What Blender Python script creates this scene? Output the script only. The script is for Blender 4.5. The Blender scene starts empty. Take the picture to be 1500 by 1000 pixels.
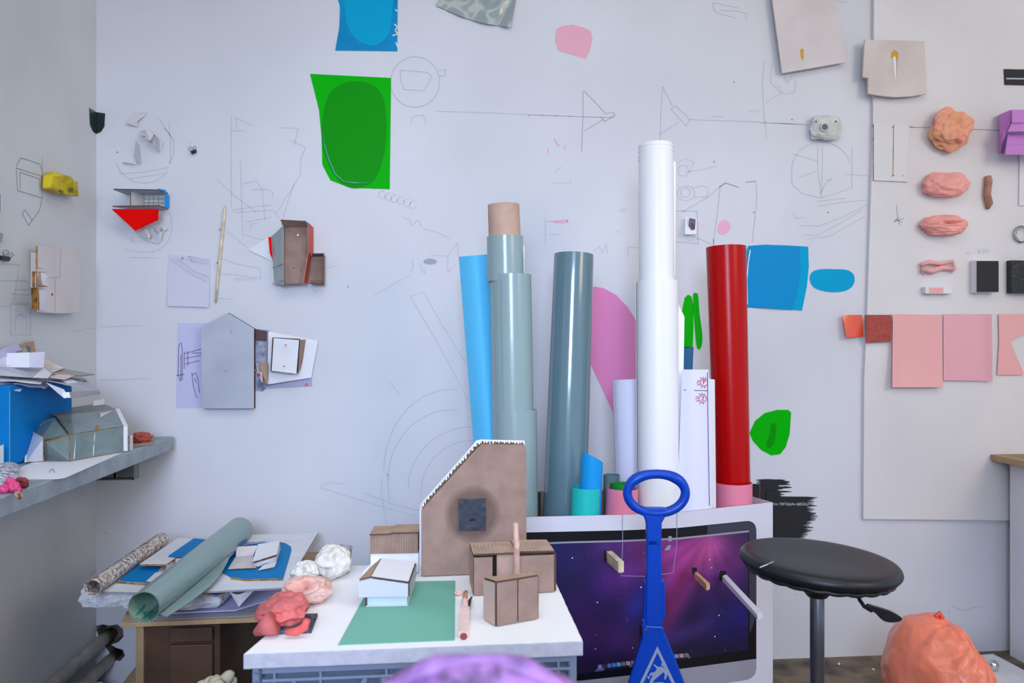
import bpy, bmesh, math, random
from mathutils import Vector, Matrix, noise
random.seed(7)
S = bpy.context.scene
COL = S.collection
# ---------------------------------------------------------------- camera, world, light, exposure
F_PX = 1167.0
YAW = math.radians(5.14)
H = 1.2
YW = 2.91          # back wall plane
XL = -1.20         # left wall plane
cam_d = bpy.data.cameras.new('camera'); cam = bpy.data.objects.new('camera', cam_d); COL.objects.link(cam)
cam_d.sensor_width = 36.0; cam_d.lens = 36.0*F_PX/1500.0
cam.location = (0, 0, H); cam.rotation_euler = (math.radians(90), 0, -YAW)
cam_d.clip_start = 0.02
cam_d.dof.use_dof = True; cam_d.dof.focus_distance = 2.3; cam_d.dof.aperture_fstop = 4.5
S.camera = cam
S.view_settings.view_transform = 'Standard'; S.view_settings.look = 'None'
S.view_settings.gamma = 1.0; S.view_settings.use_curve_mapping = False
S.view_settings.exposure = 0.06
w = bpy.data.worlds.new('world'); S.world = w; w.use_nodes = True
w.node_tree.nodes['Background'].inputs[0].default_value = (0.60, 0.73, 0.90, 1)
w.node_tree.nodes['Background'].inputs[1].default_value = 0.98
def area(name, loc, target, sx, sy, power, colr):
    d = bpy.data.lights.new(name, 'AREA'); d.shape = 'RECTANGLE'; d.size = sx; d.size_y = sy
    d.energy = power; d.color = colr
    o = bpy.data.objects.new(name, d); COL.objects.link(o); o.location = loc
    o.rotation_euler = (Vector(target)-Vector(loc)).to_track_quat('-Z', 'Y').to_euler()
    return o
wl_ = area('window_light_left', (-0.3, -1.7, 1.9), (0.05, 2.9, 0.72), 1.1, 1.0, 14, (0.60, 0.72, 1.0))
wl_.data.spread = math.radians(60)
area('window_light_right', (3.0, -0.7, 2.7), (1.7, 2.8, 1.6), 1.3, 1.4, 41, (1.0, 0.78, 0.56))
area('skylight_window', (0.3, 0.7, 3.25), (0.3, 0.75, 0.0), 2.4, 1.2, 25, (0.97, 1.0, 0.92))

# ---------------------------------------------------------------- projection helpers (pixel of the photo -> point of the place)
FW = Vector((math.sin(YAW), math.cos(YAW), 0)); RT = Vector((math.cos(YAW), -math.sin(YAW), 0))
C0 = Vector((0, 0, H)); UP = Vector((0, 0, 1))
def ray(px, py): return FW + RT*((px-750)/F_PX) - UP*((py-500)/F_PX)
def atD(px, py, d): return C0 + ray(px, py)*d
def hitp(px, py, p0, n):
    r = ray(px, py); return C0 + r*((p0-C0).dot(n)/r.dot(n))
def onZ(px, py, z): return hitp(px, py, Vector((0, 0, z)), UP)
class Pl:
    def __init__(s, p, n): s.p = Vector(p); s.n = Vector(n).normalized()
    def __call__(s, px, py, off=0.0): return hitp(px, py, s.p + s.n*off, s.n)
BK = Pl((0, YW, 0), (0, -1, 0)); LF = Pl((XL, 0, 0), (1, 0, 0))
PT = 0.016
PN = Pl((0, YW-PT, 0), (0, -1, 0))
def vpl(a, b):                       # vertical plane through two ground points, facing the camera
    n = (b-a).cross(UP).normalized()
    if n.dot(C0-a) < 0: n = -n
    return Pl(a, n)

# ---------------------------------------------------------------- materials
def lin(c):
    def f(x):
        x /= 255.0
        return x/12.92 if x <= 0.04045 else ((x+0.055)/1.055)**2.4
    return (f(c[0]), f(c[1]), f(c[2]), 1)
MATS = {}
def mat(name, rgb, rough=0.7, bump=None, var=None, spec=0.5, metal=0, coat=0, trans=0, alpha=1, sub=0, stripes=None, ior=1.45, second=None):
    m = bpy.data.materials.new(name); m.use_nodes = True; nt = m.node_tree; b = nt.nodes['Principled BSDF']
    N = nt.nodes.new; L = nt.links.new
    b.inputs['Base Color'].default_value = lin(rgb); b.inputs['Roughness'].default_value = rough
    b.inputs['Specular IOR Level'].default_value = spec; b.inputs['Metallic'].default_value = metal
    b.inputs['Coat Weight'].default_value = coat; b.inputs['Coat Roughness'].default_value = 0.08
    b.inputs['Transmission Weight'].default_value = trans; b.inputs['Alpha'].default_value = alpha; b.inputs['IOR'].default_value = ior
    if sub: b.inputs['Subsurface Weight'].default_value = sub; b.inputs['Subsurface Radius'].default_value = (0.02, 0.01, 0.006)
    tc = N('ShaderNodeTexCoord')
    colr = None
    if var:   # (scale, amount) or (scale, amount, detail)
        no = N('ShaderNodeTexNoise'); no.inputs['Scale'].default_value = var[0]; no.inputs['Detail'].default_value = 5
        L(tc.outputs['Object'], no.inputs['Vector'])
        rp = N('ShaderNodeValToRGB'); L(no.outputs['Fac'], rp.inputs[0])
        a = var[1]; c2 = second or tuple(max(0, x*(1-a)) for x in rgb); c1 = tuple(min(255, x*(1+a*0.5)) for x in rgb) if not second else rgb
        rp.color_ramp.elements[0].position = 0.35; rp.color_ramp.elements[0].color = lin(c2)
        rp.color_ramp.elements[1].position = 0.62; rp.color_ramp.elements[1].color = lin(c1)
        colr = rp.outputs[0]
    h = None
    if stripes:   # (axis, scale, colour amount)
        wv = N('ShaderNodeTexWave'); wv.bands_direction = stripes[0]; wv.inputs['Scale'].default_value = stripes[1]
        wv.inputs['Distortion'].default_value = 0.4
        L(tc.outputs['Object'], wv.inputs['Vector'])
        mx = N('ShaderNodeMixRGB'); mx.blend_type = 'MULTIPLY'; mx.inputs[0].default_value = stripes[2]
        if colr: L(colr, mx.inputs[1])
        else: mx.inputs[1].default_value = lin(rgb)
        L(wv.outputs['Color'], mx.inputs[2]); colr = mx.outputs[0]; h = wv.outputs['Fac']
    if colr: L(colr, b.inputs['Base Color'])
    if bump:  # (scale, strength, distance)
        no = N('ShaderNodeTexNoise'); no.inputs['Scale'].default_value = bump[0]; no.inputs['Detail'].default_value = 6
        L(tc.outputs['Object'], no.inputs['Vector'])
        bp = N('ShaderNodeBump'); bp.inputs['Strength'].default_value = bump[1]; bp.inputs['Distance'].default_value = bump[2] if len(bump) > 2 else 0.004
        L(no.outputs['Fac'], bp.inputs['Height'])
        if h:
            b2 = N('ShaderNodeBump'); b2.inputs['Strength'].default_value = 0.35; b2.inputs['Distance'].default_value = 0.002
            L(h, b2.inputs['Height']); L(bp.outputs[0], b2.inputs['Normal']); L(b2.outputs[0], b.inputs['Normal'])
        else: L(bp.outputs[0], b.inputs['Normal'])
    MATS[name] = m; return m
M_wall = mat('wall_paint', (214, 215, 222), 0.75, (14, 0.12, 0.004), (1.3, 0.035))
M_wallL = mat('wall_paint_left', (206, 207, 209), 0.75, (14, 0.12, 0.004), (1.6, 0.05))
M_panel = mat('painted_panel', (222, 219, 221), 0.7, (10, 0.1, 0.003), (1.8, 0.03))
M_floor = mat('concrete_floor', (104, 90, 72), 0.5, (18, 0.5, 0.006), (9, 0.45))
M_dark = mat('dark_void', (22, 18, 16), 0.95)
M_card = mat('cardboard', (152, 126, 114), 0.85, (90, 0.15, 0.001), (25, 0.07))
M_cardS = mat('cardboard_fluted', (164, 137, 122), 0.85, (90, 0.15, 0.001), (25, 0.07), stripes=('X', 55, 0.22))
M_cardE = mat('cardboard_edge', (88, 68, 60), 0.9, (200, 0.4, 0.001))
M_cardT = mat('cardboard_tan', (178, 146, 124), 0.85, (90, 0.15, 0.001), (25, 0.07))
M_core = mat('tube_board', (190, 158, 142), 0.7, (60, 0.1, 0.001), (12, 0.08))
M_white = mat('white_paper', (232, 232, 238), 0.75, (20, 0.1, 0.002))
M_whiteB = mat('white_board', (226, 226, 232), 0.65, (30, 0.1, 0.001), (9, 0.03))
M_greyB = mat('grey_board', (176, 180, 194), 0.6, (40, 0.08, 0.001), (9, 0.04))
M_warmB = mat('warm_white_board', (214, 205, 205), 0.7, (40, 0.08, 0.001), (6, 0.03))
M_beige = mat('beige_board', (212, 200, 196), 0.75, (40, 0.1, 0.001), (7, 0.04))
M_brE = mat('burnt_edge', (164, 118, 62), 0.8, None, (60, 0.3))
M_lilac = mat('lilac_paper', (196, 194, 226), 0.8, (20, 0.08, 0.001))
M_foam = mat('polystyrene', (244, 244, 246), 0.75, (220, 0.35, 0.0012))
M_blueF = mat('blue_film', (0, 140, 196), 0.5, (6, 0.1, 0.003), (9, 0.06), spec=.15)
M_blueF2 = mat('blue_film_matt', (0, 162, 208), 0.6, spec=.12)
M_blueT = mat('blue_film_overlap', (0, 142, 204), 0.5, spec=.15)
M_greenF = mat('green_film', (0, 180, 4), 0.55, (6, 0.06, 0.002), spec=.1)
M_greenD = mat('green_film_dark', (0, 148, 0), 0.5, (10, 0.05, 0.002), spec=.12)
M_greyF = mat('grey_film', (150, 160, 160), 0.18, (5, 0.15, 0.01), coat=0.5)
M_pinkF = mat('pink_film', (232, 172, 190), 0.7, spec=.2)
M_pinkS = mat('pink_sheet', (236, 172, 172), 0.5, (40, 0.1, 0.001))
M_pinkS2 = mat('pink_sheet_soft', (232, 170, 182), 0.5, (40, 0.1, 0.001))
M_plum = mat('plum_film', (230, 140, 190), 0.7, spec=.2)
M_rollG = mat('grey_green_roll', (142, 164, 166), 0.25, (3, 0.1, 0.01), coat=0.25)
M_rollG2 = mat('slate_roll', (98, 126, 136), 0.18, (3, 0.1, 0.01), coat=0.6)
M_rollL = mat('sage_roll', (128, 154, 150), 0.3, (4, 0.1, 0.006), coat=0.3)
M_rollLi = mat('sage_roll_inside', (158, 190, 172), 0.4)
M_sky = mat('sky_blue_sheet', (96, 204, 252), 0.5, (3, 0.05, 0.005), spec=.3)
M_cyan = mat('cyan_sheet', (16, 150, 222), 0.5, spec=.3)
M_teal = mat('turquoise_sheet', (28, 190, 186), 0.35)
M_pinkR = mat('pink_roll_sheet', (232, 132, 160), 0.4)
M_red = mat('red_vinyl', (178, 0, 0), 0.24, (3, 0.08, 0.01), spec=.25)
M_redD = mat('dark_red_vinyl', (140, 10, 16), 0.25, coat=0.3)
M_redF = mat('red_film', (250, 6, 4), 0.6, spec=.1)
M_whiteR = mat('white_roll_sheet', (238, 238, 240), 0.4, (4, 0.05, 0.003))
M_whiteP = mat('paper_roll_sheet', (226, 226, 246), 0.6)
M_black = mat('black_paint', (26, 26, 30), 0.6, (60, 0.3, 0.001))
M_blackP = mat('black_plastic', (22, 22, 26), 0.35)
M_leather = mat('black_leatherette', (20, 21, 26), 0.42, (260, 0.35, 0.0006))
M_slate = mat('slate_black_square', (46, 52, 66), 0.55, (40, 0.5, 0.002))
M_stain = mat('grease_stain', (124, 98, 88), 0.7, (60, 0.1, 0.001))
M_mint = mat('mint_card', (118, 182, 164), 0.7, None, (3, 0.03), spec=.2)
M_steel = mat('brushed_steel', (112, 112, 120), 0.26, metal=0.85)
M_chrome = mat('polished_steel', (220, 220, 225), 0.08, metal=1)
M_blueP = mat('blue_plastic', (0, 64, 178), 0.32, (120, 0.05, 0.0006), spec=.4)
M_sign = mat('grey_sign_print', (150, 160, 186), 0.5)
M_crate = mat('grey_crate_plastic', (122, 134, 158), 0.45)
M_crateD = mat('grey_crate_panel', (84, 94, 114), 0.5)
M_clayR = mat('coral_red_clay', (206, 106, 104), 0.6, (30, 0.5, 0.003), (14, 0.10), sub=0.05)
M_clayP = mat('pale_pink_clay', (232, 192, 184), 0.7, (30, 0.5, 0.003), (16, 0.1), second=(218, 160, 142))
M_clayW = mat('white_plaster_clay', (226, 222, 214), 0.75, (30, 0.5, 0.003), (16, 0.05))
M_coral = mat('coral_clay', (246, 168, 158), 0.6, (26, 0.5, 0.006), (10, 0.08))
M_coralO = mat('coral_ochre_clay', (240, 158, 140), 0.6, (26, 0.5, 0.006), (6, 0.2), second=(230, 166, 122))
M_yel = mat('yellow_clay', (196, 172, 24), 0.65, (24, 0.4, 0.006), (22, 0.2))
M_purp = mat('lilac_painted_card', (200, 130, 208), 0.6)
M_plast = mat('plaster', (206, 208, 204), 0.8, (60, 0.3, 0.003), (30, 0.08))
M_wood = mat('pale_wood', (226, 208, 176), 0.6, None, (40, 0.1), stripes=('Z', 8, 0.1))
M_woodW = mat('white_painted_wood', (222, 222, 232), 0.6, (60, 0.1, 0.001))
M_woodB = mat('brown_cabinet_wood', (84, 58, 42), 0.6, None, (4, 0.2), stripes=('Z', 3, 0.15))
M_plank = mat('raw_plywood', (170, 142, 108), 0.7, None, (8, 0.15))
M_shelf = mat('grey_shelf_paint', (150, 160, 168), 0.5, (30, 0.15, 0.001), (20, 0.08))
M_shelfM = mat('shelf_bracket_metal', (96, 100, 98), 0.5)
M_glass = mat('grey_green_film_panel', (112, 130, 130), 0.15, (8, 0.3, 0.004), (10, 0.12), coat=0.3)
M_pipe = mat('painted_pipe', (206, 198, 184), 0.5, (40, 0.3, 0.002), (14, 0.12))
M_bag = mat('coral_plastic_bag', (252, 138, 108), 0.3, (22, 0.45, 0.006), (5, 0.08), coat=0.15, sub=0.2)
M_brick = mat('brick_red_felt', (170, 78, 70), 0.9, (150, 0.4, 0.002), (60, 0.1))
M_orange = mat('orange_gloss', (236, 90, 62), 0.25, (20, 0.3, 0.003), coat=0.4)
M_graph = mat('graphite_faint', (186, 187, 198), 0.8)
M_graph2 = mat('graphite_dark', (142, 142, 154), 0.8)
M_mark = mat('dark_pencil', (104, 104, 116), 0.8)
M_ink = mat('violet_ink', (70, 62, 120), 0.7)
M_redI = mat('red_ink', (190, 30, 50), 0.6)
M_dgreen = mat('dark_green_sheet', (14, 40, 38), 0.35, coat=0.3)
M_bark = mat('bark_print_sheet', (226, 218, 214), 0.8, (60, 0.4, 0.002), (110, 0.5), second=(120, 96, 74))
M_foamW = mat('bubble_foam', (222, 224, 230), 0.6, (110, 0.9, 0.006), (70, 0.06))
M_brown = mat('brown_wood_strip', (176, 128, 108), 0.75, (40, 0.3, 0.002), (30, 0.12))
M_cup = mat('clear_plastic_cup', (232, 226, 234), 0.15, trans=0.7, ior=1.2)
M_nut = mat('packing_foam', (206, 196, 170), 0.8, (80, 0.3, 0.002))
M_magenta = mat('magenta_clay', (222, 70, 128), 0.5, (40, 0.3, 0.003))
M_maroon = mat('maroon_clay', (134, 52, 60), 0.6, (60, 0.5, 0.003))
M_tileW = mat('white_tile_card', (206, 204, 200), 0.6)
M_silver = mat('silver_chin_print', (150, 148, 160), 0.45)
M_whitePr = mat('white_print', (222, 222, 232), 0.6)
M_carton = mat('white_carton', (214, 212, 224), 0.5, (30, 0.06, 0.001))
M_fabric = mat('purple_mottled_fabric', (184, 128, 200), 0.6, (30, 0.3, 0.004), (30, 0.5), second=(38, 30, 52))
M_pinM = mat('white_pin', (236, 236, 236), 0.3)
M_pinR = mat('red_pin', (190, 20, 40), 0.3)
M_och = mat('ochre_cut', (206, 160, 60), 0.8)
M_redstripe = mat('red_tape', (206, 62, 48), 0.5)

# ---------------------------------------------------------------- mesh helpers
def mk(name, V, F, m, parent=None, label=None, cat=None, smooth=False, solid=0, group=None, kind=None, fm=None, bevel=0, sub=0, loc=None):
    V = [Vector(v) for v in V]
    if parent is not None: o0 = Vector(parent['_w'])
    elif loc is not None: o0 = Vector(loc)
    else:
        lo = [min(v[i] for v in V) for i in range(3)]; hi = [max(v[i] for v in V) for i in range(3)]
        o0 = Vector(((lo[0]+hi[0])/2, (lo[1]+hi[1])/2, lo[2]))
    me = bpy.data.meshes.new(name); me.from_pydata([v-o0 for v in V], [], F)
    for mm in (m if isinstance(m, list) else [m]): me.materials.append(mm)
    if fm:
        for p, i in zip(me.polygons, fm): p.material_index = i
    if smooth:
        for p in me.polygons: p.use_smooth = True
    me.update()
    o = bpy.data.objects.new(name, me); COL.objects.link(o)
    if parent is not None: o.parent = parent
    else: o.location = o0
    o['_w'] = list(o0)
    if label: o['label'] = label
    if cat: o['category'] = cat
    if group: o['group'] = group
    if kind: o['kind'] = kind
    if bevel:
        b = o.modifiers.new('b', 'BEVEL'); b.width = bevel; b.segments = 2; b.limit_method = 'ANGLE'
    if solid:
        b = o.modifiers.new('s', 'SOLIDIFY'); b.thickness = solid; b.offset = 0
        if smooth: e_ = o.modifiers.new('e', 'EDGE_SPLIT'); e_.split_angle = math.radians(38)
    if sub:
        b = o.modifiers.new('u', 'SUBSURF'); b.levels = sub; b.render_levels = sub
    return o
def thing(name, label, cat, loc, group=None):
    o = bpy.data.objects.new(name, None); COL.objects.link(o); o.location = loc; o.empty_display_size = 0.02
    o['_w'] = list(loc); o['label'] = label; o['category'] = cat
    if group: o['group'] = group
    return o
def tri_ok(pts, n):      # orient polygon so its normal follows n
    a = Vector((0, 0, 0))
    for i in range(len(pts)): a += pts[i].cross(pts[(i+1) % len(pts)])
    return pts if a.dot(n) > 0 else pts[::-1]
def prism(pts, vec, split=False):
    """pts: front polygon; body goes along vec. returns V,F,fm (front 0, back 0, sides 1)"""
    pts = tri_ok([Vector(p) for p in pts], -Vector(vec)); n = len(pts)
    V = pts + [p+Vector(vec) for p in pts]
    F = [list(range(n)), list(range(2*n-1, n-1, -1))] + [[i, n+i, n+(i+1) % n, (i+1) % n] for i in range(n)]
    return V, F, [0, 0]+[1]*n
def smooth_loop(p, k=6):
    n = len(p); out = []
    for i in range(n):
        a, b, c, d = p[i-1], p[i], p[(i+1) % n], p[(i+2) % n]
        for j in range(k):
            t = j/k
            out.append(tuple(0.5*((2*b[q])+(-a[q]+c[q])*t+(2*a[q]-5*b[q]+4*c[q]-d[q])*t*t+(-a[q]+3*b[q]-3*c[q]+d[q])*t**3) for q in (0, 1)))
    return out
def sheet(name, pl, pts, m, off=0.0006, th=0.0006, edge=None, sm=False, k=6, **kw):
    if sm: pts = smooth_loop(pts, k)
    P = [pl(x, y, off+th) for x, y in pts]
    V, F, fm = prism(P, -pl.n*th)
    return mk(name, V, F, [m, edge or m], fm=fm, **kw)
def grid(name, fn, nu, nv, m, **kw):
    V = [fn(i/nu, j/nv) for j in range(nv+1) for i in range(nu+1)]
    F = [[j*(nu+1)+i, j*(nu+1)+i+1, (j+1)*(nu+1)+i+1, (j+1)*(nu+1)+i] for j in range(nv) for i in range(nu)]
    kw.setdefault('smooth', True)
    return mk(name, V, F, m, **kw)
def bil(a, b, c, d, u, v):   # a->b bottom/top row, d->c second row
    return a.lerp(b, u).lerp(d.lerp(c, u), v)
def boxc(o, ex, ey, ez):     # box from a corner and three edge vectors
    o, ex, ey, ez = map(Vector, (o, ex, ey, ez))
    V = [o, o+ex, o+ex+ey, o+ey, o+ez, o+ex+ez, o+ex+ey+ez, o+ey+ez]
    F = [[0, 3, 2, 1], [4, 5, 6, 7], [0, 1, 5, 4], [1, 2, 6, 5], [2, 3, 7, 6], [3, 0, 4, 7]]
    if ex.cross(ey).dot(ez) < 0: F = [f[::-1] for f in F]
    return V, F
def join(parts):
    V = []; F = []
    for v, f in parts:
        n = len(V); V += list(v); F += [[i+n for i in q] for q in f]
    return V, F
def beam(a, b, wd, ht, up=UP):    # rectangular bar from a to b
    a, b = Vector(a), Vector(b); d = (b-a); s = d.cross(up)
    if s.length < 1e-6: s = d.cross(Vector((1, 0, 0)))
    s.normalize(); t = s.cross(d).normalized()
    return boxc(a - s*wd/2 - t*ht/2, s*wd, d, t*ht)
def tube(path, rad, seg=12, closed=False, flat=1.0, nrm=None):
    path = [Vector(p) for p in path]; n = len(path); V = []; F = []
    rad = rad if isinstance(rad, list) else [rad]*n
    prev = None
    for i, p in enumerate(path):
        if closed: t = path[(i+1) % n]-path[i-1]
        else: t = path[min(i+1, n-1)]-path[max(i-1, 0)]
        t.normalize()
        ref = nrm or (prev if prev is not None else (UP if abs(t.z) < 0.9 else Vector((1, 0, 0))))
        e1 = (ref - t*ref.dot(t)).normalized(); e2 = t.cross(e1); prev = e1
        for k in range(seg):
            a = 2*math.pi*k/seg; V.append(p + e1*math.cos(a)*rad[i]*flat + e2*math.sin(a)*rad[i])
    for i in range(n if closed else n-1):
        for k in range(seg):
            a = i*seg+k; b = i*seg+(k+1) % seg; c = ((i+1) % n)*seg+(k+1) % seg; d = ((i+1) % n)*seg+k
            F.append([a, b, c, d])
    if not closed: F += [list(range(seg))[::-1], list(range((n-1)*seg, n*seg))]
    return V, F
def lathe(base, prof, seg=32, axis=UP, e=None):
    axis = Vector(axis).normalized(); e1 = e or (axis.cross(Vector((0, 1, 0.1)))).normalized(); e2 = axis.cross(e1)
    V = []; F = []
    for r, h in prof:
        for k in range(seg):
            a = 2*math.pi*k/seg; V.append(Vector(base)+axis*h+(e1*math.cos(a)+e2*math.sin(a))*max(r, 1e-5))
    for i in range(len(prof)-1):
        for k in range(seg):
            F.append([i*seg+k, i*seg+(k+1) % seg, (i+1)*seg+(k+1) % seg, (i+1)*seg+k])
    F += [list(range(seg))[::-1], list(range((len(prof)-1)*seg, len(prof)*seg))]
    return V, F
def lump(c, ax, amp=0.15, freq=2.0, seed=0, sub=4, dents=(), facet=0, flat_z=None, blunt=1.0):
    """ax: three half-axis vectors; dents: list of (direction in local unit space, angle radius, depth)"""
    bm = bmesh.new(); bmesh.ops.create_icosphere(bm, subdivisions=sub, radius=1)
    so = Vector((seed*3.1, seed*1.7, seed*5.3)); V = []
    for v in bm.verts:
        d = v.co.normalized()
        r = 1 + amp*noise.noise(d*freq+so)*1.2 + amp*.9*(.3-abs(noise.noise(d*freq*1.5+so*2))*1.6) + amp*.22*noise.noise(d*freq*3.5+so) + amp*.08*noise.noise(d*freq*9+so)
        if facet: r += facet*max(-.6, min(.6, noise.noise(d*2.2+so)*3))*.6
        for dd, ra, dep in dents:
            q = (d-Vector(dd).normalized()).length/ra
            if q < 1: r -= dep*(1-q*q)**1.5
            elif q < 1.6: r += dep*0.12*math.sin((q-1)/0.6*math.pi)
        p = d*r; p.x = math.copysign(abs(p.x)**blunt, p.x); w = Vector(c)+ax[0]*p.x+ax[1]*p.y+ax[2]*p.z
        if flat_z is not None and w.z < flat_z: w.z = flat_z
        V.append(w)
    F = [[v.index for v in f.verts] for f in bm.faces]; bm.free()
    if Vector(ax[0]).cross(ax[1]).dot(ax[2]) < 0: F = [f[::-1] for f in F]
    return V, F
def wlump(pl, px, py, rx, ry, dep, **kw):    # lump stuck on a wall: half sizes in px, depth in metres
    c = pl(px, py); ex = pl(px+rx, py)-c; ez = pl(px, py-ry)-c
    return lump(c+pl.n*dep*0.75, (ex, pl.n*dep*-1, ez), **kw)
def spiral_roll(name, base, top, rb, rt, turns, gap, m, th=0.0008, a0=0.0, cut=None, nv=10, flare=None, **kw):
    base, top = Vector(base), Vector(top); ax = (top-base).normalized()
    e1 = (RT - ax*RT.dot(ax)).normalized(); e2 = ax.cross(e1)
    nu = int(40*turns)
    def fn(u, v):
        a = a0 + u*turns*2*math.pi; r = rb+(rt-rb)*v - gap*turns*(1-u)
        L = v*((1+cut(a, u)) if cut else 1)
        if flare: r += flare(u, v)
        return base.lerp(top, L) + (e1*math.cos(a)+e2*math.sin(a))*r
    return grid(name, fn, nu, nv, m, solid=th, **kw)
def ribbon(pl, lines, wpx=1.0, off=0.0007):
    V = []; F = []
    for ln in lines:
        for i in range(len(ln)-1):
            a, b = pl(*ln[i], off), pl(*ln[i+1], off); d = b-a
            if d.length < 1e-6: continue
            s = d.cross(pl.n).normalized()*wpx*0.0013; d.normalize(); e = d*0.0004
            n = len(V); V += [a-s-e, b-s+e, b+s+e, a+s-e]; F.append([n, n+1, n+2, n+3])
    return V, F
def arc(cx, cy, rx, ry, a0, a1, n=16, wob=0):
    return [(cx+rx*math.cos(math.radians(a0+(a1-a0)*i/n))+random.uniform(-wob, wob), cy+ry*math.sin(math.radians(a0+(a1-a0)*i/n))+random.uniform(-wob, wob)) for i in range(n+1)]
def pin(pl, px, py, parent, off, m=None, r=0.0022):
    V, F = lathe(pl(px, py, off), [(r*0.5, 0), (r*0.5, 0.004), (r, 0.005), (r, 0.009), (r*0.6, 0.0105)], 10, pl.n)
    return mk('pin', V, F, m or M_pinM, parent=parent, smooth=True)

# ---------------------------------------------------------------- the room
def slab(name, lo, hi, m):
    V, F = boxc(lo, (hi[0]-lo[0], 0, 0), (0, hi[1]-lo[1], 0), (0, 0, hi[2]-lo[2])); return mk(name, V, F, m, kind='structure')
slab('floor', (XL-0.1, -3.0, -0.1), (3.6, YW+0.1, 0), M_floor)
slab('ceiling', (XL-0.1, -1.2, 3.3), (3.6, YW+0.1, 3.4), M_wall)
wl = slab('wall_left', (XL-0.1, -3.0, 0), (XL, YW+0.1, 3.3), M_wallL)
# back wall with the broken hole round the pipes
hole = [(139, 917), (150, 914), (160, 916), (172, 914), (180, 921), (181, 932), (174, 940), (163, 944), (171, 949), (180, 951), (183, 960), (176, 968), (163, 966), (160, 955), (152, 943), (145, 932)]
def wall_back():
    bm = bmesh.new(); x0, x1, z1 = XL-.1, 3.6, 3.3
    def loop(P):
        vs = [bm.verts.new(p) for p in P]; return vs, [bm.edges.new((vs[i], vs[(i+1) % len(vs)])) for i in range(len(vs))]
    ov, oe = loop([(x0, YW, 0), (x1, YW, 0), (x1, YW, z1), (x0, YW, z1)])
    hv, he = loop([BK(*p) for p in hole])
    bmesh.ops.triangle_fill(bm, edges=oe+he, use_beauty=True)
    dv = [bm.verts.new(v.co+Vector((0, 0.07, 0))) for v in hv]
    n = len(hv)
    for i in range(n): bm.faces.new((hv[i], hv[(i+1) % n], dv[(i+1) % n], dv[i])).material_index = 1
    f = bm.faces.new(dv); f.material_index = 1
    bv = [bm.verts.new(v.co+Vector((0, 0.1, 0))) for v in ov]
    for i in range(4): bm.faces.new((ov[i], ov[(i+1) % 4], bv[(i+1) % 4], bv[i]))
    bm.faces.new(bv)
    bmesh.ops.recalc_face_normals(bm, faces=bm.faces)
    V = [v.co.copy() for v in bm.verts]; bm.verts.index_update(); F = [[v.index for v in f.verts] for f in bm.faces]; fm = [f.material_index for f in bm.faces]
    bm.free(); return mk('wall_back', V, F, [M_wall, mat('broken_plaster', (120, 108, 98), 0.95, (60, 0.8, 0.006))], fm=fm, kind='structure')
wb = wall_back()

def draw(pl, parent, lines, m=M_graph, wpx=0.8, off=0.0007, name='pencil_drawing'):
    V, F = ribbon(pl, lines, wpx, off); return mk(name, V, F, m, parent=parent)
# pencil drawings on the back wall
draw(BK, wb, [arc(608, 120, 36, 37, -190, 165, 30), [(586, 103), (606, 104), (626, 106), (632, 112), (628, 122), (620, 133), (606, 132), (592, 131), (587, 118), (586, 103)], [(642, 103), (653, 102), (652, 110), (643, 112)]])
draw(BK, wb, [[(602, 181), (604, 172), (610, 169), (620, 169), (624, 176), (623, 181)]])
draw(BK, wb, [[(640, 163), (720, 165), (775, 168)]])
draw(BK, wb, [[(775, 168), (855, 171), (900, 172)], [(854, 133), (854, 171), (852, 222)], [(856, 133), (872, 150), (888, 167)], [(888, 167), (897, 164), (901, 168), (886, 178), (880, 171)], [(856, 192), (870, 183), (884, 175)], [(774, 167), (775, 170)], [(794, 167), (795, 170)], [(815, 168), (815, 171)], [(834, 168), (835, 171)]], M_graph2, 0.7)
draw(BK, wb, [[(971, 127), (968, 165), (967, 210)], [(971, 127), (985, 155)], [(983, 160), (990, 155), (1011, 175), (1005, 184), (983, 160)], [(1011, 175), (1100, 178), (1185, 183)], [(967, 196), (995, 178)]], M_graph, 0.9)
draw(BK, wb, [arc(662, 690, 100, 120, -178, -85, 26), arc(662, 705, 94, 105, 165, 275, 26), arc(692, 715, 94, 90, 180, 275, 22), arc(692, 720, 75, 75, 180, 275, 20), [(560, 700), (558, 720), (565, 760), (572, 800)]], M_graph, 0.7)
draw(BK, wb, [[(469, 714), (520, 730), (570, 745), (610, 756)], [(534, 722), (575, 738), (616, 748)], [(470, 712), (485, 706), (505, 709)], [(601, 434), (640, 500), (688, 590)], [(621, 428), (650, 480), (686, 537)], [(601, 434), (621, 428)], [(561, 690), (568, 695), (572, 704)]], M_graph, 0.7)
draw(BK, wb, [[(549, 432), (575, 417), (601, 402)], [(604, 380), (605, 392), (600, 398)], [(616, 385), (617, 395), (622, 400), (624, 390)], [(631, 374), (656, 375), (656, 398), (668, 388)], [(656, 375), (670, 355), (672, 377)], [(571, 560), (586, 578)]], M_graph, 0.7)
draw(BK, wb, [[(560+i*9+5*math.cos(t*0.9), 285+i*3+6*math.sin(t*0.9)) for t in range(7)] for i in range(6)], M_graph, 0.6)
draw(BK, wb, [[(590, 318), (600, 322), (604, 330), (612, 322), (618, 332)], [(620, 335), (640, 340), (660, 349)]], M_graph, 0.7)
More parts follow.
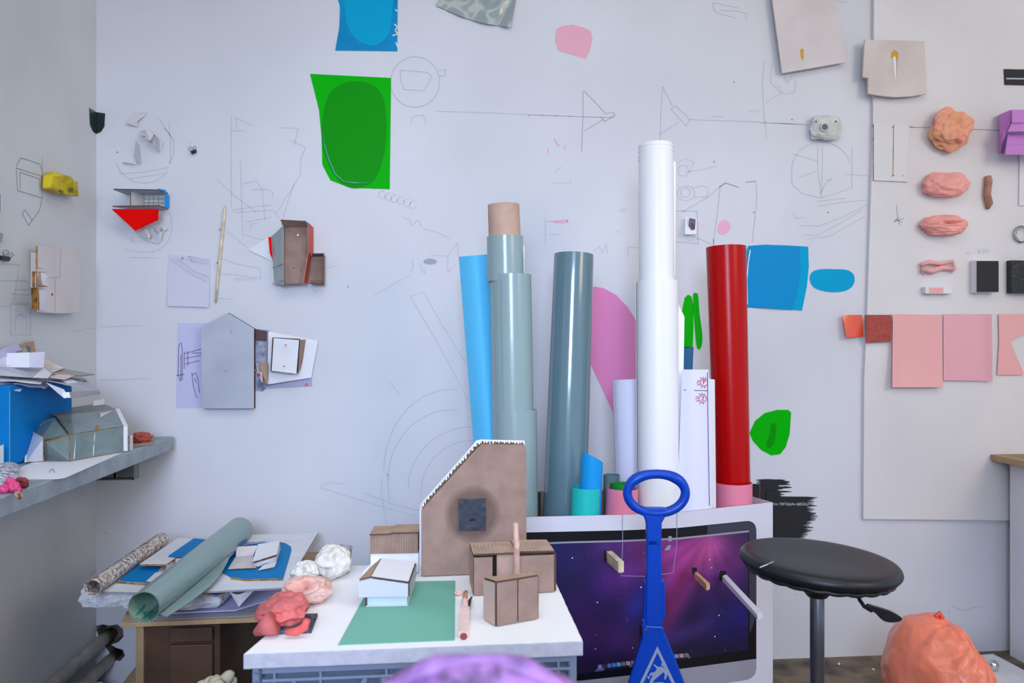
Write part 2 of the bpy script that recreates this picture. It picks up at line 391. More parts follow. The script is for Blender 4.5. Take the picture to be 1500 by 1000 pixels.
draw(BK, wb, [[(339, 170), (339, 305)], [(345, 172), (347, 190)], [(345, 172), (370, 184)], [(339, 192), (360, 191)], [(352, 235), (354, 300), (355, 342)], [(408, 187), (437, 188), (431, 212)], [(425, 205), (448, 216), (441, 230), (440, 255), (425, 280), (405, 312)], [(431, 270), (420, 300), (412, 330)], [(355, 270), (375, 264), (384, 278), (388, 322)], [(368, 278), (392, 277), (400, 282), (400, 290)], [(340, 308), (370, 303), (398, 300)], [(342, 311), (400, 308), (410, 320)], [(360, 325), (398, 318)], [(315, 260), (345, 288), (375, 310)]], M_graph, 0.7)
draw(BK, wb, [[(331, 337), (345, 348), (362, 362)], [(324, 378), (345, 386), (380, 393), (382, 408), (345, 402), (323, 401)], [(345, 409)]+[(345+i*3.5, 409+(2 if i % 2 else -2)) for i in range(10)], [(365, 340), (368, 328), (378, 326)], [(355, 343), (380, 350), (392, 352)], [(318, 437), (340, 438)], [(476, 394), (490, 390), (496, 390)], [(455, 419), (462, 428), (466, 424), (474, 428)]], M_graph, 0.7)
draw(BK, wb, [arc(215, 217, 40, 38, -50, 35, 12), [(232, 172), (243, 190), (256, 207)], [(247, 180), (250, 215), (249, 240)], [(174, 255), (210, 252), (247, 245)], [(190, 262), (240, 254)], arc(211, 228, 42, 40, 35, 165, 18), [(196, 160+6), (216, 165)]], M_graph, 0.7)
draw(BK, wb, [arc(222, 330, 30, 38, -30, 90, 12), [(183, 366), (205, 369), (225, 369)], [(190, 377), (232, 378)], [(195, 346), (192, 352), (200, 356)]], M_graph, 0.7)
draw(BK, wb, [[(145, 479), (160, 478), (208, 477)], [(145, 557), (180, 556), (220, 554)]], M_graph, 0.7)
draw(BK, wb, [[(1044, 3), (1046, 14), (1052, 20), (1078, 26)], [(1045, 4), (1065, 8), (1082, 12)], [(1055, 15), (1080, 16), (1094, 20), (1092, 30)], [(1225, 2), (1242, 3)]], M_graph, 0.8)
draw(BK, wb, [[(1120, 88), (1117, 120), (1119, 165), (1122, 190), (1123, 205)], [(1131, 92), (1128, 120), (1144, 136), (1122, 150)], [(1149, 113), (1154, 122), (1160, 111)], [(1166, 118), (1164, 135), (1148, 138), (1140, 125)], [(1115, 180), (1185, 182)], [(1040, 172), (1048, 170), (1060, 172)], [(1098, 163), (1112, 162)]], M_graph, 0.7)
draw(BK, wb, [[(1000, 310), (1035, 290), (1062, 267)], [(1055, 275), (1050, 320), (1045, 355)], [(1107, 265), (1109, 290), (1106, 320), (1102, 355)], [(990, 309), (1021, 309), (1023, 357), (990, 354)], [(1012, 345), (1035, 354), (1052, 362)]], M_graph, 1.0)
draw(BK, wb, [[(1054, 274), (1063, 268), (1082, 274)], [(1092, 267), (1107, 265)], [(1046, 358), (1045, 350)]], M_graph2, 1.0)
draw(BK, wb, [arc(1005, 283, 13, 11, 0, 360, 14), arc(1004, 282, 7, 7, 0, 360, 10), arc(1001, 250, 8, 8, 0, 360, 10), [(990, 240), (1003, 232), (1017, 238), (1010, 252)], [(1004, 252), (1030, 248), (1050, 243)], [(1015, 275), (1030, 272), (1037, 275), (1036, 288), (1017, 289)]], M_graph, 0.7)
draw(BK, wb, [arc(1203, 248, 43, 40, 180, 345, 20), [(1160, 248), (1160, 270), (1175, 283), (1203, 290), (1248, 275), (1248, 215)], [(1161, 225), (1198, 236)], [(1170, 260), (1196, 250)], [(1198, 215), (1198, 250), (1204, 290)], [(1205, 215), (1204, 280)], [(1210, 265), (1218, 262), (1208, 270), (1205, 278), (1201, 284)]], M_graph, 0.8)
draw(BK, wb, [[(1171, 330), (1200, 331), (1235, 318), (1270, 300)], [(1177, 343), (1195, 345), (1225, 330), (1262, 308)], [(1185, 350), (1215, 346), (1240, 332), (1268, 316)], [(1162, 312), (1165, 320), (1180, 318)], [(1198, 302), (1235, 296), (1268, 293)], [(1238, 255), (1275, 258)], [(1195, 295), (1240, 290)]], M_graph, 0.8)
draw(BK, wb, [[(799, 320), (799, 360)], [(805, 343), (822, 343)], [(811, 268), (836, 268), (836, 262)], [(812, 252), (823, 244)], [(920, 362), (936, 363)], [(920, 362), (920, 376)], [(870, 368), (878, 360), (882, 370), (888, 358), (890, 370)], [(906, 308), (914, 306), (915, 309), (908, 310)]], M_graph, 0.7)
draw(BK, wb, [[(802, 324), (815, 324), (831, 322), (832, 325), (812, 326)]], M_pinkF, 1.6, name='pink_paint_mark')
draw(BK, wb, [[(812, 203), (816, 211), (820, 214)], [(802, 218), (803, 224)], [(826, 214), (828, 218)], [(905, 338), (906, 341)]], M_pinkF, 1.8, name='pink_paint_mark')
sheet('grey_smudge', BK, arc(630, 383, 10, 4.5, 0, 340, 14), mat('grey_smear', (164, 165, 178)), off=.0003, th=.0004, parent=wb)
for (x, y) in [(1104, 311), (1046, 237), (1213, 311), (1160, 175), (1075, 120), (509, 262), (172, 223), (510, 420)]:
    V, F = lathe(BK(x, y, 0), [(0.003, 0), (0.003, 0.0012), (0.001, 0.002)], 8, BK.n); mk('nail_hole', V, F, M_graph2, parent=wb)
for (x, y, r) in [(141, 640, .005), (165, 700, .004), (155, 780, .004), (1290, 890, .005), (1165, 870, .003), (1390, 895, .003)]:
    V, F = lathe(BK(x, y, 0), [(r, 0), (r, 0.0012), (r*0.4, 0.002)], 7, BK.n); mk('paint_chip', V, F, M_graph, parent=wb)
draw(BK, wb, [[(1395, 887), (1402, 891), (1412, 894), (1425, 890), (1440, 887)]], M_graph, 0.9)
# pencil drawings on the left wall
draw(LF, wl, [[(24, 243), (31, 231), (58, 240), (62, 250)], [(24, 246), (61, 258), (62, 290), (26, 279), (24, 246)], [(29, 252), (58, 262), (59, 282)], [(30, 278), (29, 252)], [(62, 290), (58, 308), (42, 330), (33, 313), (37, 307), (47, 322)], [(62, 262), (62, 232)]], M_graph2, 0.75)
draw(LF, wl, [[(0, 411), (40, 411)], [(15, 445), (45, 445), (45, 490), (16, 490), (16, 445)], [(22, 486), (23, 465), (31, 460), (39, 465), (39, 484)], [(0, 387), (28, 387)], [(28, 387), (25, 410), (20, 440)], [(22, 424), (45, 424)], [(18, 430), (45, 432)], [(0, 448), (14, 448)]], M_graph, 0.7)
draw(LF, wl, [[(108, 486), (125, 482), (139, 480)]], M_graph, 0.7)

# right-hand painted board fixed on the back wall
pts = [(1281, -60), (1279, 190), (1270, 470), (1266, 560), (1265, 760), (1484, 762), (1800, 764), (1800, -60)]
V, F, fm = prism([BK(x, y, PT) for x, y in pts], Vector((0, PT-0.0005, 0)))
wp = mk('wall_panel', V, F, M_panel, label='large white painted board fixed flat on the right half of the back wall', cat='board')
draw(PN, wp, [[(1332, 186), (1400, 188), (1464, 191), (1520, 193)]], M_graph2, 0.9)
draw(PN, wp, [[(1333, 185), (1337, 187)], [(1278, 183), (1279, 186)], [(1277, 205), (1279, 204)]], M_graph2, 1.2)
draw(PN, wp, [[(1313, 300), (1315, 320), (1318, 330)], [(1309, 325), (1324, 320)], [(1312, 321), (1322, 326)], [(1310, 324), (1318, 318)]], M_graph2, 0.8)
def letters(pl, parent, x, y, txt):     # faint capital strokes
    G = {'K': [[(0, 0), (0, 8)], [(5, 0), (0, 4), (5, 8)]], 'O': [[(0, 2), (3, 0), (6, 3), (3, 7), (0, 5), (0, 2)]], 'S': [[(5, 0), (0, 2), (5, 5), (0, 8)]], 'A': [[(0, 8), (3, 0), (6, 8)], [(1, 5), (5, 5)]], 'N': [[(0, 8), (0, 0), (5, 8), (5, 0)]]}
    L = []
    for i, c in enumerate(txt): L += [[(x+i*6+a*0.8, y+b*0.8) for a, b in s] for s in G[c]]
    draw(pl, parent, L, M_graph, 0.7)
letters(PN, wp, 1433, 365, 'KOS')
draw(PN, wp, [[(1415, 372), (1418, 369), (1421, 372)]], M_graph, 0.7)

# ---------------------------------------------------------------- flat things on the back wall
def film(name, label, pts, m, cat='film sheet', pl=BK, **kw):
    return sheet(name, pl, pts, m, label=label, cat=cat, **kw)
def curled(name, pl, q, fn, m, nu=20, nv=24, th=0.0007, trim=None, **kw):   # q: tl,tr,br,bl in px ; fn(u,v)->offset metres
    def f(u, v):
        x = (q[0][0]*(1-u)+q[1][0]*u)*(1-v)+(q[3][0]*(1-u)+q[2][0]*u)*v
        y = (q[0][1]*(1-u)+q[1][1]*u)*(1-v)+(q[3][1]*(1-u)+q[2][1]*u)*v
        if trim: x, y = trim(u, v, x, y)
        return pl(x, y, max(0.0012, fn(u, v)))
    return grid(name, f, nu, nv, m, solid=th, **kw)
# blue film, top edge of photo
t = film('blue_film_sheet', 'blue film sheet with rounded overlap at the top edge, left of the grey film', [(488, -40), (492, -12), (498, 10), (497, 40), (491, 74), (582, 75), (583, -40)], M_blueF, th=0.0012)
sheet('overlap', BK, [(508, -40), (506, 20), (511, 42), (522, 58), (540, 66), (555, 64), (568, 52), (573, 30), (573, -40)], M_blueF2, off=0.0019, th=0.0004, sm=True, k=3, parent=t, label='paler rounded layer of blue film')
# wrinkled clear strip at its right edge
for q_ in ([(579, 14), (582, 16)], [(578, 35), (582, 40), (579, 44), (582, 50), (575, 52)], [(580, 62), (583, 70)]):
    V, F = ribbon(BK, [q_], 1.3, 0.0024); mk('crease', V, F, M_pinM, parent=t)
# green film
def gf(u, v):
    return 0.0015 + 0.006*max(0, (v-0.72))*max(0, 1-u*1.5)*8*0.3
def gtrim(u, v, x, y):
    if v > 0.8: x += (1-u)*(v-0.8)*5*22*(1) - 0; y -= (1-u)*(v-0.8)*5*8
    return x+ (1-u)*5*math.sin(v*math.pi)*(-1 if v < 0.5 else 0.6), y
t = thing('green_film_sheet', 'bright green film sheet with a darker rounded overlap stuck on the back wall', 'film sheet', BK(515, 277, 0.001))
sheet('film', BK, [(454, 108), (573, 114), (572, 200), (571, 277), (513, 275), (484, 264), (474, 245), (472, 240), (471, 200), (467, 160)], M_greenF, th=0.0008, parent=t)
sheet('overlap', BK, [(522, 119), (545, 124), (560, 140), (565, 165), (566, 195), (563, 225), (553, 256), (540, 270), (520, 276), (500, 268), (482, 242), (472, 210), (473, 170), (482, 138), (500, 123)], M_greenD, off=0.0016, th=0.0005, sm=True, k=3, parent=t, label='darker rounded layer of green film')
pth = [BK(x, y, 0.003) for x, y in [(473, 195), (476, 215), (482, 235), (491, 255), (503, 266), (520, 268), (541, 268)]]
V, F = tube(pth, [0.001, 0.003, 0.004, 0.004, 0.003, 0.003, 0.001], 8, nrm=Vector((0, 1, 0))); mk('fold', V, F, mat('green_fold', (30, 160, 110), 0.1, coat=1), parent=t, smooth=True)
# grey film at the top
def gy(u, v): return 0.004+0.010*v*abs(math.sin(u*9+v*2))*(0.3+u) + 0.004*noise.noise(Vector((u*9, v*5, 2)))
def gytrim(u, v, x, y): return x, y + 6*math.sin(u*math.pi)*v
curled('grey_film_sheet', BK, [(668, -50), (766, -50), (748, 40), (639, 8)], gy, M_greyF, 40, 24, trim=gytrim, label='crumpled glossy grey film hanging at the top edge of the photo', cat='film sheet')
film('pink_film_shape', 'small rounded pink film shape high on the back wall, right of the grey film', [(815, 43), (823, 38), (838, 36), (855, 40), (866, 46), (868, 58), (864, 74), (858, 86), (835, 79), (818, 74), (813, 60)], M_pinkF)
film('plum_film_shape', 'large plum pink rounded film shape behind the slate and white rolls', [(846, 440), (852, 424), (868, 419), (885, 422), (903, 432), (920, 450), (934, 473), (944, 505), (948, 545), (940, 620), (928, 660), (914, 650), (898, 604), (880, 565), (866, 535), (852, 500)], M_plum)
film('green_brush_shape', 'wider green finger shape of film, touching the tall white roll', [(1003, 436), (1008, 431), (1013, 434), (1016, 450), (1016, 480), (1015, 508), (998, 510), (996, 470)], M_greenF)
film('green_strip_shape', 'narrow green finger shape of film left of the red roll', [(1015, 433), (1020, 429), (1023, 434), (1025, 460), (1029, 490), (1028, 506), (1024, 512), (1020, 505), (1017, 470)], M_greenF, sm=True, k=3)
sheet('blue_strip', BK, [(998, 508), (1016, 508), (1014, 560), (998, 560)], mat('teal_blue_film', (18, 100, 150), 0.4), label='teal blue film strip below the green finger shapes', cat='film sheet')
t = thing('blue_film_square', 'square glossy blue film with curled sides, right of the red roll', 'film sheet', BK(1138, 455, 0.001))
sheet('film', BK, [(1096, 360), (1120, 358), (1150, 359), (1184, 361), (1185, 390), (1182, 420), (1175, 455), (1150, 453), (1092, 450), (1091, 400), (1092, 372)], M_blueF2, th=0.0008, parent=t)
curled('overlap', BK, [(1098, 360), (1171, 361), (1160, 454), (1093, 449)], lambda u, v: 0.003+0.004*math.sin(u*math.pi), M_blueT, 16, 12, trim=lambda u, v, x, y: (x+6*math.sin(v*math.pi)*u-3*(1-u)*math.sin(v*math.pi), y), parent=t)
V, F = ribbon(BK, [[(1099, 366), (1096, 385), (1094, 410), (1095, 445)]], 1.3, 0.0045); mk('crease', V, F, M_pinM, parent=t)
film('blue_oval_shape', 'small blue oval film shape beside the square blue film', [(1186, 408), (1190, 398), (1203, 394), (1222, 394), (1240, 395), (1250, 401), (1252, 411), (1248, 420), (1238, 426), (1222, 428), (1205, 426), (1191, 420)], M_blueF2, sm=True, k=3)
t = film('green_film_shape', 'green rounded three-cornered film shape below the square blue film', [(1098, 634), (1106, 616), (1120, 605), (1138, 600), (1155, 600), (1159, 604), (1157, 635), (1151, 655), (1143, 665), (1130, 667), (1115, 659), (1103, 646)], M_greenF)
sheet('smudge', BK, [(1129, 622), (1136, 620), (1137, 634), (1133, 650), (1126, 656), (1123, 648), (1128, 636)], M_greenD, off=0.0014, th=0.0003, sm=True, k=3, parent=t, label='darker smudge')
film('pink_film_dot', 'tiny pale pink paint dot on the wall above the red roll', [(1051, 334), (1056, 324), (1064, 322), (1070, 330), (1068, 338), (1062, 343), (1054, 342)], mat('pale_pink_paint', (236, 176, 200), 0.7), cat='paint patch', sm=True, k=3)
# black paint smear behind the carton : ragged strokes
def smear():
    V = []; F = []
    random.seed(3)
    for i in range(44):
        y = 703+i*2.1; 
        x0 = 1104+random.uniform(-3, 3); x1 = (1140+random.uniform(0, 20)) if y < 728 else (1196 - max(0, (y-760))*0.35 + random.uniform(-9, 3))
        if y < 728: x0 += (728-y)*0.2
        n = len(V); k = 6
        for j in range(k+1):
            xx = x0+(x1-x0)*j/k; tp = 0.3 if j in (0, k) else 1
            V += [BK(xx, y-1.4*tp+random.uniform(-.3, .3), 0.0008+0.00002*i), BK(xx, y+1.4*tp+random.uniform(-.3, .3), 0.0008+0.00002*i)]
        for j in range(k): F.append([n+2*j, n+2*j+1, n+2*j+3, n+2*j+2])
    return V, F
V, F = smear(); sm_ = mk('black_paint_patch', V, F, M_black, label='black brushed paint patch on the wall between the carton and the stool', cat='paint patch')
V, F = ribbon(BK, [[(1134+i*4+random.uniform(-1, 1), 738+random.uniform(-2, 2)) for i in range(14)] for _ in range(5)], 0.7, 0.0022); mk('chalk_line', V, F, M_greyB, parent=sm_)
t = mk('black_tape_corner', *boxc(BK(1122, 733, 0.002), RT*0.035, Vector((0, -0.004, 0)), (0, 0, 0.035)), M_black, label='small black tape piece on the wall above the right end of the carton', cat='tape')

# ---------------------------------------------------------------- things on the back wall, left half
# dark green sheet in the corner
t = thing('dark_green_corner_sheet', 'small dark green pointed sheet folded into the corner of the room', 'plastic sheet', Vector((XL+.02, YW-.02, BK(142, 196).z)))
sheet('left_half', LF, [(131, 158), (141, 164), (141, 196), (136, 192), (132, 182)], M_dgreen, off=0.001, parent=t)
sheet('right_half', BK, [(141, 164), (154, 166), (153, 185), (148, 193), (141, 196)], M_dgreen, off=0.001, parent=t)
# torn white paper relief
t = thing('torn_paper_relief', 'torn white paper shreds curling off the wall near the corner, topmost', 'paper relief', BK(215, 243, 0.001))
def shred(pl, pts3, parent, m=mat('torn_paper', (206, 205, 210), .8), name='paper_strip'):
    P = [pl(x, y, o) for x, y, o in pts3]
    V = P; F = [[0, i, i+1] for i in range(1, len(P)-1)]
    return mk(name, V, F, m, parent=parent, solid=0.0006)
for q in [[(184, 180, .012), (196, 165, .003), (215, 167, .003), (201, 178, .01)], [(184, 180, .012), (201, 178, .01), (203, 186, .004), (192, 183, .01)],
          [(204, 192, .004), (214, 190, .03), (216, 200, .035), (206, 198, .02)], [(214, 190, .03), (226, 196, .02), (220, 206, .04), (213, 203, .03)], [(222, 192, .01), (232, 202, .03), (233, 222, .015), (226, 212, .035)],
          [(199, 205, .004), (202, 212, .03), (203, 230, .03), (196, 228, .01)], [(196, 228, .012), (203, 226, .03), (205, 238, .03), (200, 240, .012)], [(179, 237, .01), (195, 240, .016), (200, 241, .004), (180, 240, .002)], [(233, 200, .01), (240, 208, .004), (234, 224, .004), (231, 214, .02)]]:
    shred(BK, q, t)
# binder clips
def clip(pl, x, y, s, name, label, tilt):
    t = thing(name, label, 'clip', pl(x, y+s, 0.002))
    c, sn = math.cos(tilt), math.sin(tilt)
    R = lambda a, b: (x+(a*c-b*sn)*s, y+(a*sn+b*c)*s)
    V, F, fm = prism([pl(*R(*p), 0.012) for p in [(-.9, .2), (.9, .2), (.7, 1.1), (-.7, 1.1)]], Vector(pl.n)*-0.010); mk('clip_body', V, F, M_blackP, parent=t, bevel=0.001)
    for k, g in enumerate([[(-.7, .2), (-1.1, -.6), (-.4, -1.1), (.1, -.8), (-.2, .2)], [(.2, .2), (0.5, -.5), (.9, -.8), (1.2, -.4), (.8, .2)]]):
        V, F = tube([pl(*R(*p), 0.006+0.006*k) for p in g], 0.0009, 6); mk('wire_arm', V, F, M_steel, parent=t, smooth=True)
    return t
t = clip(BK, 282, 219, 5, 'binder_clip', 'small binder clip pinned high on the back wall, right of the torn paper', -0.4)
pin(BK, 280, 208, t, 0.001, M_pinM, .0018)
clip(LF, 11, 374, 7, 'binder_clip.001', 'small black binder clip hanging on the left wall beside the board relief', 0.2)
# little tiled room model
def D3(pl): return lambda x, y, o: pl(x, y, o)
t = thing('tiled_room_model', 'little grey card room model with a gridded tile interior above the red film', 'model', BK(206, 305, 0.01))
def plate(name, P, th, m, parent, edge=None, **kw):       # P ordered 3-D quad/polygon, thickness along its normal
    P = [Vector(p) for p in P]; n = Vector((0, 0, 0))
    for i in range(len(P)): n += P[i].cross(P[(i+1) % len(P)])
    n.normalize(); V, F, fm = prism(P, n*th); return mk(name, V, F, [m, edge or m], parent=parent, fm=fm, **kw)
b = BK
plate('roof_plate', [b(166, 278, .085), b(232, 279, .085), b(246, 284, .004), b(186, 286, .004)], .004, M_greyB, t, M_cardE)
plate('floor_plate', [b(165, 303, .085), b(232, 302, .085), b(246, 306, .004), b(186, 306, .004)], .004, M_greyB, t, M_cardE)
plate('end_wall', [b(192, 280, .075), b(211, 285, .006), b(211, 302, .006), b(192, 302, .075)], .003, M_tileW, t, M_cardE)
plate('tiled_wall', [b(211, 284, .006), b(242, 286, .006), b(242, 303, .006), b(211, 302, .006)], .003, M_tileW, t, M_cardE)
L = [[(200, 282), (200, 302)], [(206, 284), (206, 302)], [(218, 286), (218, 302)], [(225, 286), (225, 302)], [(232, 286), (232, 302)], [(193, 288), (211, 291), (242, 291)], [(193, 296), (211, 297), (242, 297)]]
V, F = ribbon(BK, L[2:5]+[[(211, 291), (242, 291)], [(211, 297), (242, 297)], [(211, 286), (211, 302)]], 0.7, 0.0105); mk('tile_grid', V, F, M_graph2, parent=t)
plate('blue_flap', [b(232, 276, .075), b(243, 278, .02), b(244, 283, .02), b(232, 281, .075)], .002, M_cyan, t)
plate('blue_end', [b(242, 285, .03), b(248, 285, .01), b(248, 304, .01), b(242, 305, .03)], .002, M_cyan, t)
# red film below it
V, F, fm = prism([BK(163, 306, .075), BK(232, 306, .08), BK(232, 322, .06), BK(198, 338, .05)], Vector((0, 0.0012, 0)))
mk('red_film_piece', V, F, M_redF, label='bright red five-sided film piece hanging off the left of the back wall', cat='film sheet')
t = thing('crumpled_white_paper', 'crumpled white paper cut-out on the wall below the red film', 'paper relief', BK(222, 356, 0.001))
for q in [[(196, 334, .003), (215, 333, .02), (216, 350, .012), (199, 343, .003)], [(215, 334, .03), (221, 345, .02), (218, 351, .03), (211, 338, .025)], [(224, 330, .02), (235, 331, .035), (234, 342, .03), (226, 340, .01)], [(233, 338, .03), (238, 340, .02), (236, 352, .02), (232, 347, .03)],
          [(238, 330, .02), (247, 334, .004), (240, 338, .02)], [(205, 345, .004), (235, 353, .004), (232, 357, .006), (212, 352, .004)]]:
    shred(BK, q, t)
# pinned drawing sheet
t = thing('drawing_sheet', 'thin white drawing paper pinned left of the wooden stick', 'paper', BK(278, 450, 0.001))
curled('paper', BK, [(247, 372), (308, 378), (306, 450), (245, 448)], lambda u, v: .0015+.006*v*v, mat('thin_drawing_paper', (204, 204, 220), .8), 10, 12, parent=t)
PV = lambda x, y, o=0: BK(x, y, 0.008+o)
class Off:
    def __init__(s, pl, o): s.pl = pl; s.o = o; s.n = pl.n
    def __call__(s, x, y, o=0): return s.pl(x, y, s.o+o)
draw(Off(BK, .0085), t, [[(250, 378), (275, 397), (303, 412)], [(256, 376), (283, 396), (306, 405)], [(276, 375), (305, 382)], [(277, 380), (303, 386)], [(277, 374), (282, 384)]], M_graph, 0.7)
pin(BK, 268, 378, t, 0.004, M_steel, .0025)
# wooden stick
t = thing('wooden_stick', 'long thin pale wooden stick pinned upright on the left part of the wall', 'stick', BK(316, 444, 0.004))
V, F = tube([BK(330, 301, .006), BK(329, 310, .006), BK(320, 400, .006), BK(316, 443, .006)], [.002, .0052, .0052, .004], 8); mk('dowel', V, F, M_wood, parent=t, smooth=True)
pin(BK, 323, 336, t, .008, M_pinR); pin(BK, 319, 385, t, .008, M_pinR)
# cardboard box relief with grey and white wings
t = thing('cardboard_wall_box', 'brown cardboard box model with red strip, grey side and white triangular wing on the wall', 'model', BK(430, 417, 0.002))
D = .075
V, F, fm = prism([b(364, 366, .004), b(393, 347, .02), b(402, 384, .004)], Vector((0, .0015, 0))); mk('white_wing', V, F, M_white, parent=t)
V, F, fm = prism([b(393, 347, .024), b(397, 347, .024), b(400, 382, .008), b(401, 385, .008), b(395, 370, .02)], Vector((0, .0015, 0))); mk('red_strip', V, F, M_redF, parent=t)
plate('grey_side', [b(397, 347, .02), b(415, 330, D), b(415, 417, D), b(402, 416, .01)], .002, M_greyF, t)
V, F = ribbon(BK, [[(398, 392), (414, 386)], [(402, 413), (414, 408)]], 1.3, .05)
for yy in (386, 410):
    V, F = beam(b(399, yy+6, .028), b(415, yy-1, D+.004), .003, .003); mk('strut', V, F, M_greyF, parent=t)
plate('back_panel', [b(415, 332, D-.02), b(452, 327, D-.02), b(446, 415, D-.02), b(415, 416, D-.02)], .004, M_card, t, M_cardE)
plate('top_flap', [b(411, 323, D+.03), b(448, 325, D+.03), b(453, 333, D-.02), b(415, 333, D-.02)], .004, M_cardT, t, M_cardE)
plate('right_side', [b(452, 326, D+.02), b(459, 333, .01), b(459, 372, .01), b(452, 372, D)], .004, M_redstripe, t, M_card)
plate('right_side_lower', [b(452, 368, D), b(456, 372, .03), b(450, 415, .03), b(445, 415, D)], .004, M_redstripe, t, M_card)
for q in [[(457, 372, .05), (475, 372, .05), (475, 376, .01), (457, 376, .01)], [(474, 372, .055), (476, 374, .004), (476, 416, .004), (474, 417, .055)], [(455, 415, .05), (475, 417, .05), (475, 412, .01), (455, 411, .01)], [(454, 374, .012), (476, 374, .012), (475, 415, .012), (452, 415, .012)]]:
    plate('small_box_panel', [b(*p) for p in q], .003, M_card, t, M_cardE)
pin(BK, 437, 345, t, D-.02, M_pinM, .004)
for x, y in ((430, 392), (441, 396)):
    V, F = lathe(BK(x, y, D-.02), [(.0025, 0), (.0025, .001), (.001, .0014)], 8, BK.n); mk('nail_hole', V, F, M_cardE, parent=t)
# lilac drawing behind the pentagon
t = thing('lilac_drawing_sheet', 'pale lilac paper with violet ink sketch behind the pentagon board', 'paper', BK(280, 597, 0.001))
sheet('paper', BK, [(260, 473), (340, 473), (340, 597), (258, 597)], M_lilac, parent=t)
draw(BK, t, [[(262, 505), (265, 502), (267, 510), (267, 555), (264, 558), (261, 548), (262, 505)], [(265, 520), (265, 556)], [(270, 518), (298, 510)], [(270, 525), (296, 520)], [(271, 533), (292, 528)], [(270, 515), (270, 540)], [(275, 514), (275, 536)], [(281, 517), (298, 517)], [(281, 545), (283, 565), (288, 582)], [(281, 550), (286, 546), (290, 555), (292, 575)], [(258, 550), (270, 548)], [(285, 553), (287, 560)]], M_ink, 0.8, .0016)
t = thing('pentagon_board', 'tall pale grey board with a gabled house-shaped top on the back wall', 'board', BK(333, 600, 0.001))
V, F, fm = prism([BK(294, 479, .03), BK(334, 458, .03), BK(372, 481, .03), BK(372, 598, .03), BK(297, 598, .03)], Vector((0, .022, 0))); mk('panel', V, F, [M_greyB, M_cardE], fm=fm, parent=t)
for q_ in ([(337, 483), (340, 488)], [(329, 545), (332, 542)]):
    V, F = ribbon(BK, [q_], .7, .0306); mk('scuff', V, F, M_mark, parent=t)
# collage right of the pentagon
t = thing('collage_relief', 'photo and card collage with a small white framed board, right of the pentagon board', 'collage', BK(420, 570, 0.001))
sheet('photo', BK, [(368, 480), (395, 484), (395, 562), (385, 573), (368, 570)], mat('photo_print', (96, 104, 128), 0.4, None, (30, 0.5), second=(176, 180, 200)), off=.003, parent=t)
sheet('photo_dark_top', BK, [(368, 481), (393, 485), (392, 500), (368, 498)], mat('dark_maroon_print', (76, 44, 52), .4), off=.005, parent=t)
sheet('lilac_card', BK, [(386, 563), (456, 552), (457, 565), (425, 567), (386, 569)], mat('dusty_lilac', (170, 166, 196), .7), off=.0025, parent=t)
plate('white_card', [b(393, 485, .03), b(466, 499, .012), b(456, 553, .012), b(391, 563, .03)], .002, M_white, t)
plate('card_side', [b(392, 485, .031), b(393, 485, .004), b(391, 563, .004), b(390, 563, .031)], .002, M_cardT, t)
plate('brown_frame', [b(439, 498, .04), b(448, 497, .02), b(443, 530, .02), b(438, 544, .05)], .003, M_card, t)
plate('dark_backing', [b(399, 494, .05), b(439, 496, .05), b(436, 546, .05), b(396, 544, .05)], .012, M_cardE, t)
plate('white_board', [b(401, 495, .07), b(438, 498, .07), b(434, 547, .07), b(398, 543, .07)], .006, M_whiteB, t, M_cardE)
pin(BK, 419, 505, t, .07, M_pinR); pin(BK, 417, 536, t, .07, M_pinR)
plate('cut_strip', [b(377, 534, .04), b(392, 531, .05), b(391, 563, .05), b(384, 560, .02)], .003, M_cardT, t)
plate('cut_strip', [b(375, 532, .02), b(382, 534, .04), b(384, 560, .04), b(378, 550, .02)], .002, M_white, t)
V, F = lathe(BK(378.5, 549, .042), [(.006, 0), (.006, .001)], 14, BK.n); mk('red_dot', V, F, M_redI, parent=t)
pin(BK, 373, 542, t, .006, M_pinM, .0045)
V, F = lathe(BK(449, 563, .004), [(.006, 0), (.006, .001)], 14, BK.n); mk('orange_dot', V, F, M_orange, parent=t)

# ---------------------------------------------------------------- things on the left wall
V, F, fm = prism([LF(x, y,   .030+.006*((i*7) % 3)) for i, (x, y) in enumerate([(75, 256), (84, 252), (96, 256), (104, 258), (110, 264), (117, 267), (112, 275), (118, 288), (96, 284), (80, 281), (75, 276)])], Vector((-.027, 0, 0)))
t = thing('yellow_clay_lump', 'mustard yellow blocky clay lump stuck on the left wall', 'clay lump', LF(97, 290, .01))
mk('lump_body', V, F, M_yel, parent=t, bevel=.006)
for q_ in ([(101, 274), (108, 276), (107, 283), (103, 281)], [(86, 277), (93, 280), (92, 283), (86, 281)]):
    sheet('dark_pit', LF, q_, mat('ochre_pit', (110, 92, 30), .8), off=.0425, parent=t)
t = thing('board_relief', 'off-white board relief with burnt brown cut edges on the left wall', 'relief', LF(80, 460, .001))
plate('panel', [LF(54, 360, .035), LF(100, 362, .035), LF(117, 366, .035), LF(116, 457, .035), LF(90, 459, .035), LF(54, 457, .035)], .003, M_warmB, t, M_brE)
plate('backing', [LF(60, 370, .03), LF(108, 372, .03), LF(108, 450, .03), LF(60, 448, .03)], .029, M_warmB, t)
plate('panel_side', [LF(53.4, 360, .02), LF(54, 360, .036), LF(54, 392, .036), LF(53.4, 392, .02)], .002, M_brE, t)
for y0, y1, x0, x1, o in ((392, 393.5, 54, 64, .05), (397.5, 399, 50, 68, .055), (418, 420, 54, 70, .06)):
    plate('cut_ledge', [LF(x0, y0, o), LF(x1, y0+1, o), LF(x1, y1, o), LF(x0, y1, o)], .003, M_brE, t)
plate('white_fin', [LF(59, 399, .062), LF(69, 402, .05), LF(70, 420, .05), LF(62, 417, .07)], .003, M_white, t, M_brE)
